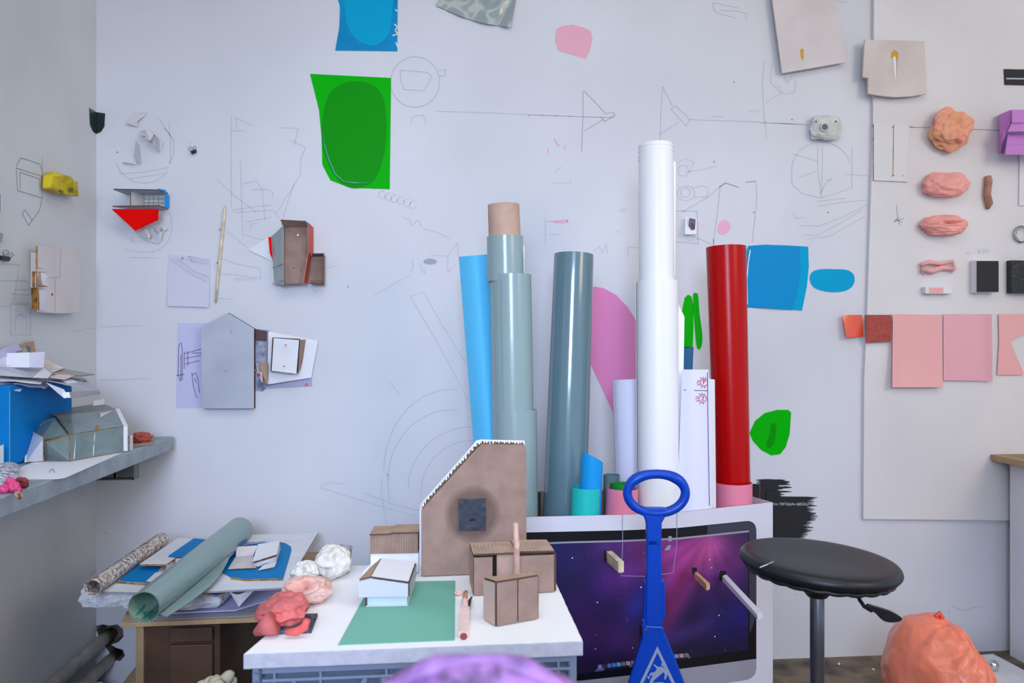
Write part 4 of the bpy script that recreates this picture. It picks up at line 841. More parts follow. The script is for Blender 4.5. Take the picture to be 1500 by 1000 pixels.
V, F = boxc(a2+dz+Vector((0, .0, 0)), (.016, 0, 0), (0, 2.84-a2.y, 0), (0, 0, TZ-.022)); mk('left_side', V, F, M_woodB, parent=t)
V, F = boxc(b2+dz+Vector((-.016, .0, 0)), (.016, 0, 0), (0, 2.84-b2.y, 0), (0, 0, TZ-.022)); mk('right_side', V, F, M_woodB, parent=t)
V, F = boxc(b2+dz+Vector((.10, .30, 0)), (.20, 0, 0), (0, .018, 0), (0, 0, TZ-.022)); mk('dark_back_board', V, F, M_woodB, parent=t)
V, F, fm = prism([onZ(190, 909, TZ+.003), onZ(425, 899, TZ+.003), onZ(430, 850, TZ+.003), onZ(215, 868, TZ+.003)], Vector((0, 0, -.002))); mk('grey_board_sheet', V, F, M_silver, label='wide pale grey board sheet lying directly on the plywood top', cat='board')
V, F, fm = prism([onZ(200, 900, TZ+.008), onZ(345, 893, TZ+.008), onZ(420, 870, TZ+.008), onZ(430, 840, TZ+.008), onZ(240, 850, TZ+.008)], Vector((0, 0, -.003))); mk('white_board_sheet', V, F, M_lilac, label='lilac white sheet on the grey board under the foam packing', cat='board')
# foam layer with lumpy side
def foam():
    P = [(120, 889, 0), (120, 868, 1)]
    outline = [onZ(122, 888, .475), onZ(196, 889, .475), onZ(262, 893, .475), onZ(318, 889, .475), onZ(334, 876, .475), onZ(380, 826, .475), onZ(250, 822, .475), onZ(160, 874, .475)]
    bmv = []; N = 8; out = []
    for i in range(len(outline)):
        p, q = outline[i], outline[(i+1) % len(outline)]
        for k in range(N): out.append(p.lerp(q, k/N))
    V = []; F = []; lv = 7; n = len(out); cen = sum(out, Vector())/n
    for j in range(lv):
        z = .474+.052*j/(lv-1)
        for p in out:
            d = (p-cen).normalized(); q = p + d*(.012*math.sin(math.pi*j/(lv-1)) + .010*noise.noise(Vector((p.x*40, p.y*40, z*60))))
            if j == lv-1: q -= d*.006
            V.append(Vector((q.x, q.y, z)))
    for j in range(lv-1):
        for i in range(n): F.append([j*n+i, j*n+(i+1) % n, (j+1)*n+(i+1) % n, (j+1)*n+i])
    F += [list(range(n))[::-1], list(range((lv-1)*n, lv*n))]
    return V, F
V, F = foam(); mk('foam_packing_slab', V, F, M_foamW, smooth=False, label='lumpy white foam packing slab sticking out left under the boards', cat='packing')
ZB = .532
t = thing('blue_white_board_relief', 'white board relief with two blue rectangles lying left of the sage roll', 'relief', onZ(220, 860, ZB))
pz = lambda L, z: [onZ(x, y, z) for x, y in L]
def flat(name, L, z, th, m, parent, edge=None, **kw):
    V, F, fm = prism(pz(L, z), Vector((0, 0, -th))); return mk(name, V, F, [m, edge or m], fm=fm, parent=parent, **kw)
flat('base_board', [(150, 866), (232, 868), (300, 850), (330, 790), (258, 787), (235, 789), (172, 850)], ZB, .005, M_whiteB, t, M_silver)
flat('upper_board', [(172, 851), (236, 856), (262, 848), (318, 792), (258, 787)], ZB+.006, .005, M_warmB, t, M_brE)
flat('blue_panel', [(174, 850), (222, 853), (237, 826), (205, 825)], ZB+.008, .0015, mat('blue_board_paint', (0, 128, 194), .6, spec=.15), t)
flat('blue_panel', [(246, 814), (276, 816), (306, 790), (284, 788)], ZB+.030, .0015, MATS['blue_board_paint'], t)
flat('raised_board', [(204, 826), (244, 826), (257, 817), (246, 814), (284, 788), (262, 787)], ZB+.026, .005, M_whiteB, t, M_brE)
plate('side_wall', [onZ(242, 841, ZB+.006), onZ(244, 826, ZB+.026), onZ(257, 816, ZB+.026), onZ(257, 826, ZB+.006)], .003, M_warmB, t, M_brE)
plate('side_wall', [onZ(257, 818, ZB+.028), onZ(276, 817, ZB+.028), onZ(276, 828, ZB+.006), onZ(257, 828, ZB+.006)], .003, M_beige, t, M_brE)
flat('white_flap', [(214, 851), (226, 853), (243, 838), (228, 838)], ZB+.014, .003, M_whiteB, t, M_brE)
# bark print roll
a = onZ(136, 860, ZB+.024); bq = onZ(238, 789, ZB+.026)
spiral_roll('bark_print_roll', a, bq, 0.0225, 0.0225, 1.2, .004, M_bark, th=.0015, a0=2.6, label='rolled sheet with a brown and white bark pattern at the left of the heap', cat='roll')
# big board with half round
t = thing('half_round_board', 'large white board with a blue half-round shape lying right of the sage roll', 'board', onZ(380, 860, ZB))
flat('base_board', [(262, 868), (417, 860), (466, 779), (369, 783), (310, 800)], ZB+.0062, .005, M_whiteB, t, M_silver)
flat('blue_half_round', [(415, 847), (427, 806), (426, 800), (418, 795), (408, 793), (385, 794), (360, 798), (340, 808), (326, 822), (322, 830), (326, 838), (338, 845), (360, 848)], ZB+.008, .0016, MATS['blue_board_paint'], t, M_brE)
flat('tan_line', [(414, 848), (360, 849), (338, 846), (338, 848), (360, 850.5), (415, 849.5)], ZB+.0071, .0008, M_brE, t)
sheet_b = flat('blue_card_edge', [(278, 864), (332, 862), (330, 868), (318, 872)], ZB-.008, .004, MATS['blue_board_paint'], None, M_brE, label='blue card corner showing under the large half-round board', cat='card')
t = thing('folded_white_model', 'small folded white card model with tan edges lying on the blue half-round', 'model', onZ(375, 832, ZB+.007))
z1 = ZB+.0105
plate('left_floor', [onZ(334, 834, z1), onZ(376, 832, z1), onZ(371, 815, z1+.012), onZ(346, 815, z1+.006)], .002, M_warmB, t, M_brE)
plate('left_back', [onZ(346, 816, z1+.006), onZ(371, 814, z1+.008), onZ(378, 799, z1+.035), onZ(346, 801, z1+.030)], .002, M_warmB, t, M_brE)
plate('box_top', [onZ(370, 824, z1+.016), onZ(406, 813, z1+.024), onZ(410, 793, z1+.034), onZ(378, 798, z1+.032)], .003, M_white, t, M_brE)
plate('box_front', [onZ(370, 826, z1+.014), onZ(406, 815, z1+.022), onZ(404, 822, z1+.006), onZ(378, 830, z1+.002)], .003, M_whiteB, t, M_brE)
plate('box_side', [onZ(406, 813, z1+.024), onZ(410, 794, z1+.032), onZ(411, 804, z1+.01), onZ(405, 823, z1+.003)], .003, M_warmB, t, M_brE)
plate('lower_flap', [onZ(378, 836, z1), onZ(402, 831, z1), onZ(406, 822, z1+.003), onZ(385, 829, z1+.004)], .002, M_whiteB, t, M_brE)
plate('loose_strip', [onZ(348, 797, z1+.004), onZ(388, 793, z1+.006), onZ(387, 791, z1+.006), onZ(348, 793, z1+.004)], .003, M_white, t, M_silver)
# hanging paper
def hp(u, v):
    p = bil(onZ(336, 866, ZB-.006), onZ(378, 862, ZB-.006), onZ(350, 888, ZB-.05), onZ(349, 887, ZB-.05), u, v); p += FW*(-.012*math.sin(u*math.pi)*(1-v)); p.z -= .008*math.sin(u*math.pi*1.5)*(1-v); return p
grid('curled_paper_tongue', hp, 12, 8, M_white, solid=.001, label='curled white paper corner hanging down from under the half-round board', cat='paper')
# sage roll
a = onZ(211, 889, ZB+.046); bq = onZ(351, 777, ZB+.058)
def cutL(a_, u): return 0
t = spiral_roll('sage_film_roll', a, bq, .0375, .0435, 1.35, .0015, [M_rollL], th=.001, a0=-2.2, nv=14, label='sage green film roll lying diagonally over the boards, green writing inside its end', cat='roll')
ax = (bq-a).normalized(); e1 = (RT-ax*RT.dot(ax)).normalized(); e2 = ax.cross(e1)
def tongue(u, v):
    c0 = a.lerp(bq, .02+.75*v); w0 = .040*u*math.sin(math.pi*min(1, .12+v*.95)) + .004
    p = c0 + e1*(.030+w0*.9) - e2*0 ; p.z = c0.z-.022-.006*u; return p
grid('loose_tongue', tongue, 6, 14, M_rollL, parent=t, solid=.001, label='free edge of the film lying flat')
def inner(u, v):
    ang = -math.pi*.5+(u-.5)*5.4; return a.lerp(bq, .004+.2*v)+(e1*math.cos(ang)+e2*math.sin(ang))*.0362
grid('inner_face', inner, 26, 4, M_rollLi, parent=t)
def wr(u0, v0):   # on the inner face, near the bottom
    ang = -math.pi*.5+math.pi*.0+(u0); 
    dn = (-UP - ax*(-UP).dot(ax)).normalized(); sd = ax.cross(dn)
    return a.lerp(bq, .012+.1*v0)+(dn*math.cos(u0)+sd*math.sin(u0))*.0352
V = []; F = []
for s in [[(-.5, .1), (-.5, .9)], [(-.8, .5), (-.2, .5)], [(-.1, .1), (.1, .5), (-.1, .9)], [(.3, .1), (.3, .9), (.6, .5), (.3, .3)], [(.8, .1), (1.0, .9)], [(.7, .5), (1.1, .4)], [(-1.1, .2), (-.9, .6), (-1.2, .9)]]:
    for (u1, v1), (u2, v2) in zip(s, s[1:]):
        v_, f_ = beam(wr(u1, v1), wr(u2, v2), .0035, .001); n = len(V); V += v_; F += [[i+n for i in q] for q in f_]
mk('green_writing', V, F, mat('green_marker', (20, 150, 110), .5), parent=t)
# small things near the floor at the left
V, F, fm = prism([onZ(121, 996, .06), onZ(151, 999, .06), onZ(152, 1030, .06), onZ(118, 1030, .06)], Vector((0, 0, -.05))); mk('white_floor_box', V, F, M_whiteB, label='white box top just showing at the bottom edge below the pipes', cat='box')
for i, (x0, x1, n_) in enumerate([(191, 213, 'outer'), (204, 216, 'inner')]):
    V, F = beam(atD(x0-6, 1012, 2.35), atD(x1, 976+i*4, 2.44), .05, .014); mk('leaning_batten' if not i else 'leaning_batten.001', V, F, M_plank if not i else M_brown, label='%s of two short wooden battens leaning on the left side of the brown cabinet' % n_, cat='wood batten')
# packing foam pieces
V = []; F = []; random.seed(11)
base = onZ(345, 1010, .0)
for i in range(90):
    x = random.uniform(-.03, .15); y = random.uniform(-.05, .14); hmax = .27+.35*max(0, x); z = random.uniform(.17, hmax) if i < 60 else hmax
    v_, f_ = lump(Vector((base.x, 2.02, 0))+Vector((x, y, z)), (Vector((.018, .004, 0)), Vector((0, .015, 0)), Vector((.004, 0, .02))), .15, 1.5, i, 2); n = len(V); V += v_; F += [[k+n for k in q] for q in f_]
mk('packing_peanuts', V, F, M_nut, smooth=True, kind='stuff', label='heap of cream foam packing lumps between the cabinet and the crate', cat='packing foam')
V, F = join([boxc((base.x-.06, 1.94, 0), (.24, 0, 0), (0, .006, 0), (0, 0, .2)), boxc((base.x-.06, 2.19, 0), (.24, 0, 0), (0, .006, 0), (0, 0, .2)), boxc((base.x-.06, 1.94, 0), (.006, 0, 0), (0, .25, 0), (0, 0, .2)), boxc((base.x+.18, 1.94, 0), (.006, 0, 0), (0, .25, 0), (0, 0, .2)), boxc((base.x-.06, 1.94, 0), (.24, 0, 0), (0, .25, 0), (0, 0, .14))])
mk('packing_carton', V, F, M_card, label='open brown carton holding the foam packing lumps', cat='box')

# ---------------------------------------------------------------- carton with the printed computer screen
ZC = .69
fc = [(700, 2.30), (912, 2.345), (992, 2.375), (1132, 2.53)]
fpts = []
for x, d in fc:
    p = atD(x, 500, d); fpts.append(Vector((p.x, p.y, 0)))
segs = [vpl(fpts[i], fpts[i+1]) for i in range(3)]
nav = segs[0].n
def front(x, y, off=0.0):
    i = 0 if x <= 912 else (1 if x <= 992 else 2)
    return segs[i](x, y, off)
class _F:
    n = segs[1].n
    def __call__(s, x, y, off=0.0): return front(x, y, off)
FR = _F()
bl = fpts[0] + Vector((-.02, .40, 0)); br = fpts[3] + Vector((-.075, .24, 0))
br.y = min(br.y, YW-.03); bl.y = min(bl.y, YW-.05)
t = thing('computer_carton', 'white carton printed with a large purple computer screen, holding the upright rolls', 'carton', (fpts[1].x, fpts[1].y+.1, 0))
TH = .005
ring = [fpts[0], fpts[1], fpts[2], fpts[3], br, bl]
names = ['front_panel', 'front_panel', 'front_panel', 'side_panel', 'back_panel', 'side_panel']
for i in range(6):
    p, q = ring[i], ring[(i+1) % 6]; n = (q-p).cross(UP).normalized(); inn = -n*TH if (sum(ring, Vector())/6-p).dot(n) < 0 else n*TH
    V, F = boxc(p, q-p, inn, (0, 0, ZC)); mk(names[i], V, F, [M_carton, M_cardT], parent=t, fm=[0, 1, 0, 0, 0, 0] if i != 4 else [1]*6)
V, F, fm = prism([p+UP*.01 for p in ring], Vector((0, 0, -.008))); mk('bottom_panel', V, F, M_cardT, parent=t)
def layer(name, xs, yt, yb, off, m, ny=1, colf=None):
    V = []; C = []; F = []
    for x in xs:
        for j in range(ny+1):
            y = yt(x)+(yb(x)-yt(x))*j/ny; V.append(front(x, y, off)); C.append((x, y))
    for i in range(len(xs)-1):
        for j in range(ny): F.append([i*(ny+1)+j, i*(ny+1)+j+1, (i+1)*(ny+1)+j+1, (i+1)*(ny+1)+j])
    o = mk(name, V, F, m, parent=t)
    if colf:
        at = o.data.color_attributes.new('print', 'FLOAT_COLOR', 'POINT')
        for k, (x, y) in enumerate(C): at.data[k].color = lin(colf(x, y))
    return o
def pw(P):
    def f(x):
        for (x0, y0), (x1, y1) in zip(P, P[1:]):
            if x <= x1: return y0+(y1-y0)*(x-x0)/(x1-x0)
        return P[-1][1]
    return f
bt = pw([(740, 780), (772, 779.5), (912, 776.5), (992, 773), (1108, 761.5)])
bb = pw([(740, 1006), (856, 996), (912, 990), (992, 980), (1108, 964.5)])
cb = pw([(740, 1044), (856, 1032), (912, 1024), (992, 1012), (1108, 993)])
st = pw([(750, 796), (806, 793.5), (912, 790.8), (992, 787.3), (1098, 776.5)])
sb = pw([(750, 999), (871, 984), (912, 978.5), (992, 966.5), (1096, 952)])
def rnd(f, x1, r, s):      # rounded right corner
    return lambda x: f(x) + s*(0 if x < x1-r else r-math.sqrt(max(0, r*r-(x-(x1-r))**2)))
xs_b = [748+i*4 for i in range(41)]+[912, 930, 950, 970, 992]+[1000+i*12 for i in range(8)]+[1090+i*1.5 for i in range(12)]+[1108]
xs_b = sorted(set(x for x in xs_b if x <= 1108))
M_bez = mat('black_bezel_print', (14, 14, 20), .3)
layer('screen_chin_print', xs_b, lambda x: bb(x)-2, rnd(cb, 1108, 14, -1), .0006, M_silver)
layer('screen_bezel_print', xs_b, rnd(bt, 1108, 14, 1), bb, .0009, M_bez)
layer('bezel_corner_sheen', [1036, 1060, 1080, 1094]+[1094+i*1.5 for i in range(10)], lambda x: max(bt(x)+ (0 if x < 1094 else 14-math.sqrt(max(0, 196-(x-1094)**2))), bt(x))+1, lambda x: max(st(x)-1, bt(x)+15) if x < 1098 else 930-(x-1098)*3, .0012, mat('bezel_grey_print', (58, 58, 74), .35))
def galaxy(x, y):
    def g(cx, cy, sx, sy, a=0):
        c, s = math.cos(math.radians(a)), math.sin(math.radians(a)); dx, dy = x-cx, y-cy
        u, v = dx*c+dy*s, -dx*s+dy*c; return math.exp(-(u/sx)**2-(v/sy)**2)
    col = Vector((22, 12, 58))
    def add(w_, c): 
        nonlocal col; col = col.lerp(Vector(c), min(1, w_))
    add(.9*g(800, 830, 75, 60), (10, 16, 84))
    add(.8*g(930, 830, 75, 60), (96, 36, 128))
    add(.95*g(1005, 810, 75, 55), (150, 50, 132))
    add(.7*g(1040, 805, 30, 24, -40), (206, 92, 160))
    add(.55*g(985, 880, 20, 90, 25), (150, 36, 92))
    add(.75*g(1082, 905, 42, 50), (22, 16, 110))
    add(.6*g(1075, 820, 24, 40, 20), (112, 36, 120))
    add(.75*g(935, 885, 16, 40, 10), (34, 44, 150))
    add(.45*g(1010, 925, 46, 12, -24), (88, 62, 140))
    add(.5*g(900, 935, 70, 28, 12), (92, 38, 106))
    add(.45*g(850, 900, 30, 60, -20), (62, 16, 84))
    add(.6*g(860, 975, 60, 14), (28, 6, 38)); add(.8*g(1060, 955, 60, 18, -8), (12, 8, 40))
    d = (x-1045)*.52+(y-800)*.85
    col *= 1+.12*math.sin(math.atan2(y-780, x-1040)*17)*g(1000, 860, 90, 80)
    col *= 1+.18*noise.noise(Vector((x*.03, y*.03, 0)))
    return tuple(max(0, min(255, c)) for c in col)
ms = bpy.data.materials.new('galaxy_print'); ms.use_nodes = True; nt = ms.node_tree; bs = nt.nodes['Principled BSDF']; bs.inputs['Roughness'].default_value = .4
at = nt.nodes.new('ShaderNodeAttribute'); at.attribute_name = 'print'; nt.links.new(at.outputs['Color'], bs.inputs['Base Color'])
xs_s = [750+i*3 for i in range(54)]+[912+i*3.2 for i in range(25)]+[992+i*3 for i in range(35)]+[1096]
layer('screen_picture_print', xs_s, lambda x: st(x)+2, sb, .0013, ms, 70, galaxy)
layer('menu_bar_print', [750, 830, 912, 950, 992, 1040, 1097], st, lambda x: st(x)+2.6, .0016, M_silver)
t0_ = t
random.seed(21)
for k in range(60):
    x, y = random.uniform(815, 1090), random.uniform(800, 955); r_ = .0006+.0022*random.random()**6 if k > 3 else .0022
    if k < 4: x, y = [(838.5, 817), (875, 882), (1053, 901), (1047, 932)][k]
    pz_ = front(x, y, .0016); n_ = FR.n; e_ = n_.cross(UP).normalized()*r_
    mk('star_print', [pz_-e_, pz_+UP*r_, pz_+e_, pz_-UP*r_], [[0, 1, 2, 3]], M_pinM, parent=t)
# dock icons
V, F = [], []
def dock(x0, x1, y0f, cols, gap):
    n = len(cols)
    for k, c in enumerate(cols):
        xa = x0+(x1-x0)*k/n; xb = xa+(x1-x0)/n-1.2; y = y0f(xa)
        mk('dock_icon_print', [front(xa, y, .002), front(xb, y+.2, .002), front(xb, y-5.5, .002), front(xa, y-5.7, .002)], [[0, 1, 2, 3]], mat('icon_print', c, .5), parent=t)
m_ = mat('dock_print', (96, 84, 120), .5)
mk('dock_strip_print', [front(871, 983.5, .0018), front(926, 976.5, .0018), front(926, 972, .0018), front(876, 977, .0018)], [[0, 1, 2, 3]], m_, parent=t)
mk('dock_strip_print', [front(985, 968, .0018), front(1012, 963.5, .0018), front(1009, 958.5, .0018), front(985, 963, .0018)], [[0, 1, 2, 3]], m_, parent=t)
dock(876, 931, lambda x: 979-(x-876)*.125, [(110, 130, 190), (50, 44, 60), (70, 110, 180), (70, 120, 190), (90, 160, 220), (130, 110, 110), (170, 160, 180), (100, 120, 160)], 1)
dock(988, 1010, lambda x: 963.5-(x-988)*.1, [(110, 140, 190), (190, 130, 130), (110, 110, 110)], 1)
# flap lines of the cut window, tape bits, black slot
V, F = ribbon(FR, [[(912, 754), (912, 800), (910, 842)]], .7, .0022); mk('cut_line', V, F, mat('cut_edge', (150, 140, 170), .6), parent=t)
V, F = ribbon(FR, [[(910, 843), (947, 844), (985, 839)]], .7, .0022); mk('cut_line', V, F, MATS['cut_edge'], parent=t)
V, F = ribbon(FR, [[(992, 751), (991, 800), (986, 838)]], .7, .0022); mk('cut_line', V, F, MATS['cut_edge'], parent=t)
for q in ([(979, 785), (984, 785), (984, 792), (979, 793)], [(973, 806), (978, 799), (983, 798), (981, 805)]):
    mk('tape_scrap', [FR(*p, .0024) for p in q], [[0, 1, 2, 3]], M_silver, parent=t)
for (x0, y0, x1, y1) in ((885, 806, 897, 823), (1014, 831, 1021, 840), (1054, 836, 1064, 850)):
    mk('cut_hole', [FR(x0, y0, .0024), FR(x1, y0, .0024), FR(x1, y1, .0024), FR(x0, y1, .0024)], [[0, 1, 2, 3]], M_dark, parent=t)
V, F = boxc(FR(938, 1000, .0), RT*.012, FW*-.004, (0, 0, .17)); mk('dark_slot', V, F, M_dark, parent=t)
# sticks poking out
def stick(label, q0, q1, d1, m, name):      # far face (hidden) scaled from near face along the view
    near = [onD(x, y, d1) for x, y in q1]; far = [onD(x, y, q0[1]) for x, y in q0[0]]
    V = near+far; F = [[0, 1, 2, 3], [7, 6, 5, 4]]+[[i, i+4, (i+1) % 4+4, (i+1) % 4] for i in range(4)]
    return mk(name, V, F, m, label=label, cat='stick', bevel=.0008)
stick('short pale wooden stick poking out of the upper left of the printed screen', ([(888, 807), (896, 806), (897, 822), (889, 823)], 2.335), [(905.5, 823), (914, 822), (914, 838), (906, 839)], 2.2, M_wood, 'wooden_peg')
stick('thin tan wooden stick poking out of the middle right of the printed screen', ([(1017, 838), (1021, 837), (1021, 846), (1017, 847)], 2.40), [(1034, 855), (1040, 854), (1040, 863), (1035, 865)], 2.27, mat('tan_wood', (206, 164, 124), .7, None, (30, .1)), 'wooden_peg.001')
stick('long white painted wooden stick poking out of the right of the printed screen', ([(1058, 843), (1064, 841), (1064, 849), (1058, 851)], 2.44), [(1109, 900), (1117, 897), (1117, 906), (1110, 907.5)], 2.12, M_woodW, 'wooden_peg.002')

# ---------------------------------------------------------------- upright rolls in the carton
def roll2(name, label, top, bot, rt, rb, m, dt, db, turns=1.6, gap=.002, th=.0009, a0=1.2, cut=None, **kw):
    a = onD(bot[0], bot[1], db); b_ = onD(top[0], top[1], dt)
    ax = (a-b_).normalized();     k = (a.z-.02)/-ax.z; a3 = a + ax*k; rbase = max(rb+(rb-rt)*k/(a-b_).length, rb*.93)
    return spiral_roll(name, a3, b_, rbase, rt, turns, gap, m, th=th, a0=a0, cut=cut, nv=16, label=label, cat='roll', **kw)
px = lambda n_, d: n_*d/F_PX
# tall grey-green with core
t = thing('core_film_roll', 'grey-green film roll with a brown cardboard core, left of the slate roll', 'roll', onD(755, 950, 2.5))
d = 2.45
def tubeup(name, top, bot, rpx_t, rpx_b, dt, db, m, turns, parent, a0=1.0, gap=.0016, th=.0009, cut=None, **kw):
    a = onD(*bot, db); b_ = onD(*top, dt)
    if bot[1] > 740: ax = (a-b_).normalized(); a = a + ax*((a.z-.02)/-ax.z)
    return spiral_roll(name, a, b_, px(rpx_b, db), px(rpx_t, dt), turns, gap, m, th=th, a0=a0, cut=cut, nv=14, parent=parent, **kw)
tubeup('cardboard_core', (737.5, 300), (742, 420), 23, 24, d, d, M_core, 1.2, t, th=.002, gap=.001)
tubeup('inner_film', (739.5, 347), (741, 412), 27, 27, d, d, M_rollG, 2.2, t, a0=-.6)
plateP = [onD(764, 358, d), onD(767.5, 359, d), onD(769, 450, d), onD(765, 450, d)]
V, F, fm = prism(plateP, FW*.001); mk('film_edge', V, F, M_rollG2, parent=t)
tubeup('middle_film', (748.5, 403), (754, 752), 30.5, 30.5, d, 2.43, M_rollG, 1.7, t, a0=-.2, gap=.003)
tubeup('outer_film', (753.5, 600), (755, 752), 33.5, 33.5, 2.44, 2.425, M_rollG, 1.5, t, a0=-.4, gap=.004)
# sky-blue sheet behind it
def sk(u, v):
    x = (672+u*44)*(1-v)+(704+u*40)*v; y = 376+v*400 - 4*u*(1-v)
    return onD(x, y, 2.60-.05*math.sin(u*math.pi*.9)-.03*v)
o = grid('sky_blue_sheet', sk, 12, 16, M_sky, solid=.0012, label='upright curved sky blue sheet at the far left of the rolls', cat='sheet')
V, F = tube([onD(711, 374, 2.59), onD(717, 500, 2.58), onD(724, 650, 2.57), onD(732, 770, 2.56)], .008, 10); mk('rolled_edge', V, F, M_sky, parent=o, smooth=True)
roll2('slate_film_roll', 'wide glossy slate blue-grey roll standing alone between the core roll and the white rolls', (840.5, 373), (827, 752), px(29, 2.59), px(32, 2.54), M_rollG2, 2.59, 2.54, turns=2.2, a0=-1.0)
# red roll
roll2('red_vinyl_roll', 'tall glossy red vinyl roll standing at the right end of the carton', (1063, 362), (1073, 722), px(29.5, 2.60), px(24.5, 2.575), M_red, 2.60, 2.575, turns=1.7, a0=-2.6, gap=.004)
# white tall roll
t = thing('white_sheet_roll', 'tallest white roll standing in front of the other rolls', 'roll', onD(963, 950, 2.42))
tubeup('inner_sheet', (960.5, 212), (962, 440), 25.5, 26, 2.51, 2.49, M_whiteR, 3.2, t, a0=-.5, gap=.0022, cut=lambda a_, u: -.03*(1-u))
tubeup('outer_sheet', (963, 412), (964, 752), 31, 29.5, 2.49, 2.45, M_whiteR, 1.6, t, a0=-.8, gap=.003)
for k in range(4):      # stepped windings at the top of the roll
    y_ = 217+k*6; V, F = tube([onD(960.7, y_, 2.51)+(RT*math.cos(q*.2618)+FW*math.sin(q*.2618))*(px(25.6, 2.51)) for q in range(24)], .0011, 6, closed=True, nrm=UP); mk('winding_edge', V, F, M_whiteR, parent=t, smooth=True)
def wf(u, v):
    xr = 1003 if v > .08 else 990+13*v/.08
    xr = xr-5*v; return onD(985+u*(xr-985), 410+(30*u if v < .5 else 0)*(1-v*2)+v*345, 2.475-.02*v)
grid('loose_sheet_edge', wf, 8, 24, M_whiteR, parent=t, solid=.001)
V, F, fm = prism([onD(985, 236, 2.51), onD(990, 237, 2.51), onD(989, 405, 2.49), onD(984, 405, 2.49)], FW*.001); mk('sheet_edge', V, F, M_whiteR, parent=t)
roll2('white_paper_roll', 'shorter white roll with an open spiral end, directly left of the tallest white roll', (920, 556), (927, 745), px(23, 2.63), px(24, 2.6), M_whiteP, 2.63, 2.60, turns=2.4, gap=.004, a0=1.0)
# marked paper roll
t = thing('marked_paper_roll', 'white paper roll with two small red ring marks, left of the red roll', 'roll', onD(1016, 950, 2.5))
tubeup('paper', (1017, 543), (1017, 745), 19.5, 21, 2.50, 2.48, M_whiteP, 2.2, t, a0=-.4, gap=.003)
class Cam:
    def __init__(s, d): s.d = d; s.n = -FW
    def __call__(s, x, y, o=0): return onD(x, y, s.d-o)
def ps(u, v): return onD((999+u*39)*(1-v)+(992+u*50)*v, 541+v*212, 2.455-.02*math.sin(u*math.pi)-.02*v)
grid('outer_paper', ps, 10, 12, M_whiteP, parent=t, solid=.0008)
def pp(x, y, o=0):
    v = (y-541)/212; u = (x-(999*(1-v)+992*v))/(39*(1-v)+50*v); p = ps(u, v); return p-FW*(.0032+o)
class PP:
    n = -FW
    def __call__(s, x, y, o=0): return pp(x, y)
V, F = ribbon(PP(), [[(1001, 571), (1020, 571.5), (1036, 572)]], .8); mk('pen_line', V, F, M_ink, parent=t)
V, F = ribbon(PP(), [[(1036, 545), (1036.5, 600), (1037.5, 660), (1039, 740)]], .8); mk('pen_line', V, F, M_ink, parent=t)
for (cx, cy, gl) in ((1031, 560, [[(1030, 556), (1030, 563)], [(1030, 556), (1033, 558), (1030, 560)]]), (1029, 583.5, [[(1027, 581), (1031, 581), (1028, 586), (1031, 586)]])):
    L = [arc(cx, cy, 5.5, 5.5, 0, 360, 16)]+gl+[[(cx+6.4*math.cos(a_)-(1 if k < 5 else 0), cy+6.4*math.sin(a_)), (cx+(9.5 if k > 1 else 7)*math.cos(a_)-1, cy+8.5*math.sin(a_))] for k, a_ in enumerate([-1.6, -1.1, 1.9, 1.3, 3.1, 2.7, 3.5, 4.2])]
    V, F = ribbon(PP(), [[p for p in l if p[0] < 1037.5] for l in L if len([p for p in l if p[0] < 1037.5]) > 1], .75); mk('red_ring_mark', V, F, M_redI, parent=t)
V, F, fm = prism([onD(1036, 554, 2.46), onD(1047, 556, 2.48), onD(1049, 750, 2.48), onD(1040, 750, 2.46)], FW*.001); mk('side_paper', V, F, M_white, parent=t)
# small rolls
def cutb(a_, u): return 0
def slantroll(name, label, cx_t, y_hi, y_lo, bot, rp, m, d, hi_ang):
    a = onD(*bot, d); a.z = max(a.z-.25, .1); b_ = onD(cx_t, (y_hi+y_lo)/2, d); ax = (b_-a); Lh = ax.length; ax.normalize()
    amp = px((y_lo-y_hi)/2, d)
    e1 = (RT-ax*RT.dot(ax)).normalized(); e2 = ax.cross(e1); r = px(rp, d)
    def fn(u, v):
        an = -.4+u*1.35*2*math.pi; rr = r-.003*(1-u); top = Lh+amp*math.cos(an-hi_ang); return a+ax*top*v+(e1*math.cos(an)+e2*math.sin(an))*rr
    return grid(name, fn, 54, 6, m, solid=.001, label=label, cat='roll')
slantroll('cyan_sheet_roll', 'small bright blue roll with a slanted top, standing inside the turquoise roll', 867, 662, 679, (860, 745), 16.5, M_cyan, 2.395, 3.7)
roll2('turquoise_roll', 'short turquoise roll at the front of the carton, right of the slate roll', (859, 713), (857, 755), px(22, 2.395), px(22.5, 2.395), M_teal, 2.395, 2.395, turns=1.4, a0=-.2, gap=.003)
roll2('dull_blue_roll', 'dull blue-grey roll end just behind the cyan and pink rolls', (896, 695), (896, 755), px(12, 2.56), px(12, 2.56), M_rollG2, 2.56, 2.56, turns=1.3)
roll2('pink_sheet_roll', 'short pink roll left of the tallest white roll, with a green roll inside', (911, 714), (910, 755), px(24, 2.41), px(24.5, 2.41), M_pinkR, 2.41, 2.41, turns=1.5, a0=-.5, gap=.003)
roll2('green_inner_roll', 'dark green roll end inside the short pink roll', (911, 708), (911, 760), px(17, 2.415), px(17, 2.415), mat('green_sheet', (20, 130, 40), .35), 2.415, 2.415, turns=1.3)
roll2('pink_sheet_roll.001', 'pink roll wrapped round the foot of the red roll', (1074, 706), (1074, 742), px(27, 2.55), px(27, 2.55), M_pinkR, 2.55, 2.55, turns=1.3, a0=-1.4, gap=.002)
roll2('black_tube_roll', 'short black open tube at the right corner of the carton', (1104, 710), (1104, 760), px(9, 2.66), px(9, 2.66), M_blackP, 2.66, 2.66, turns=1.3, th=.002)
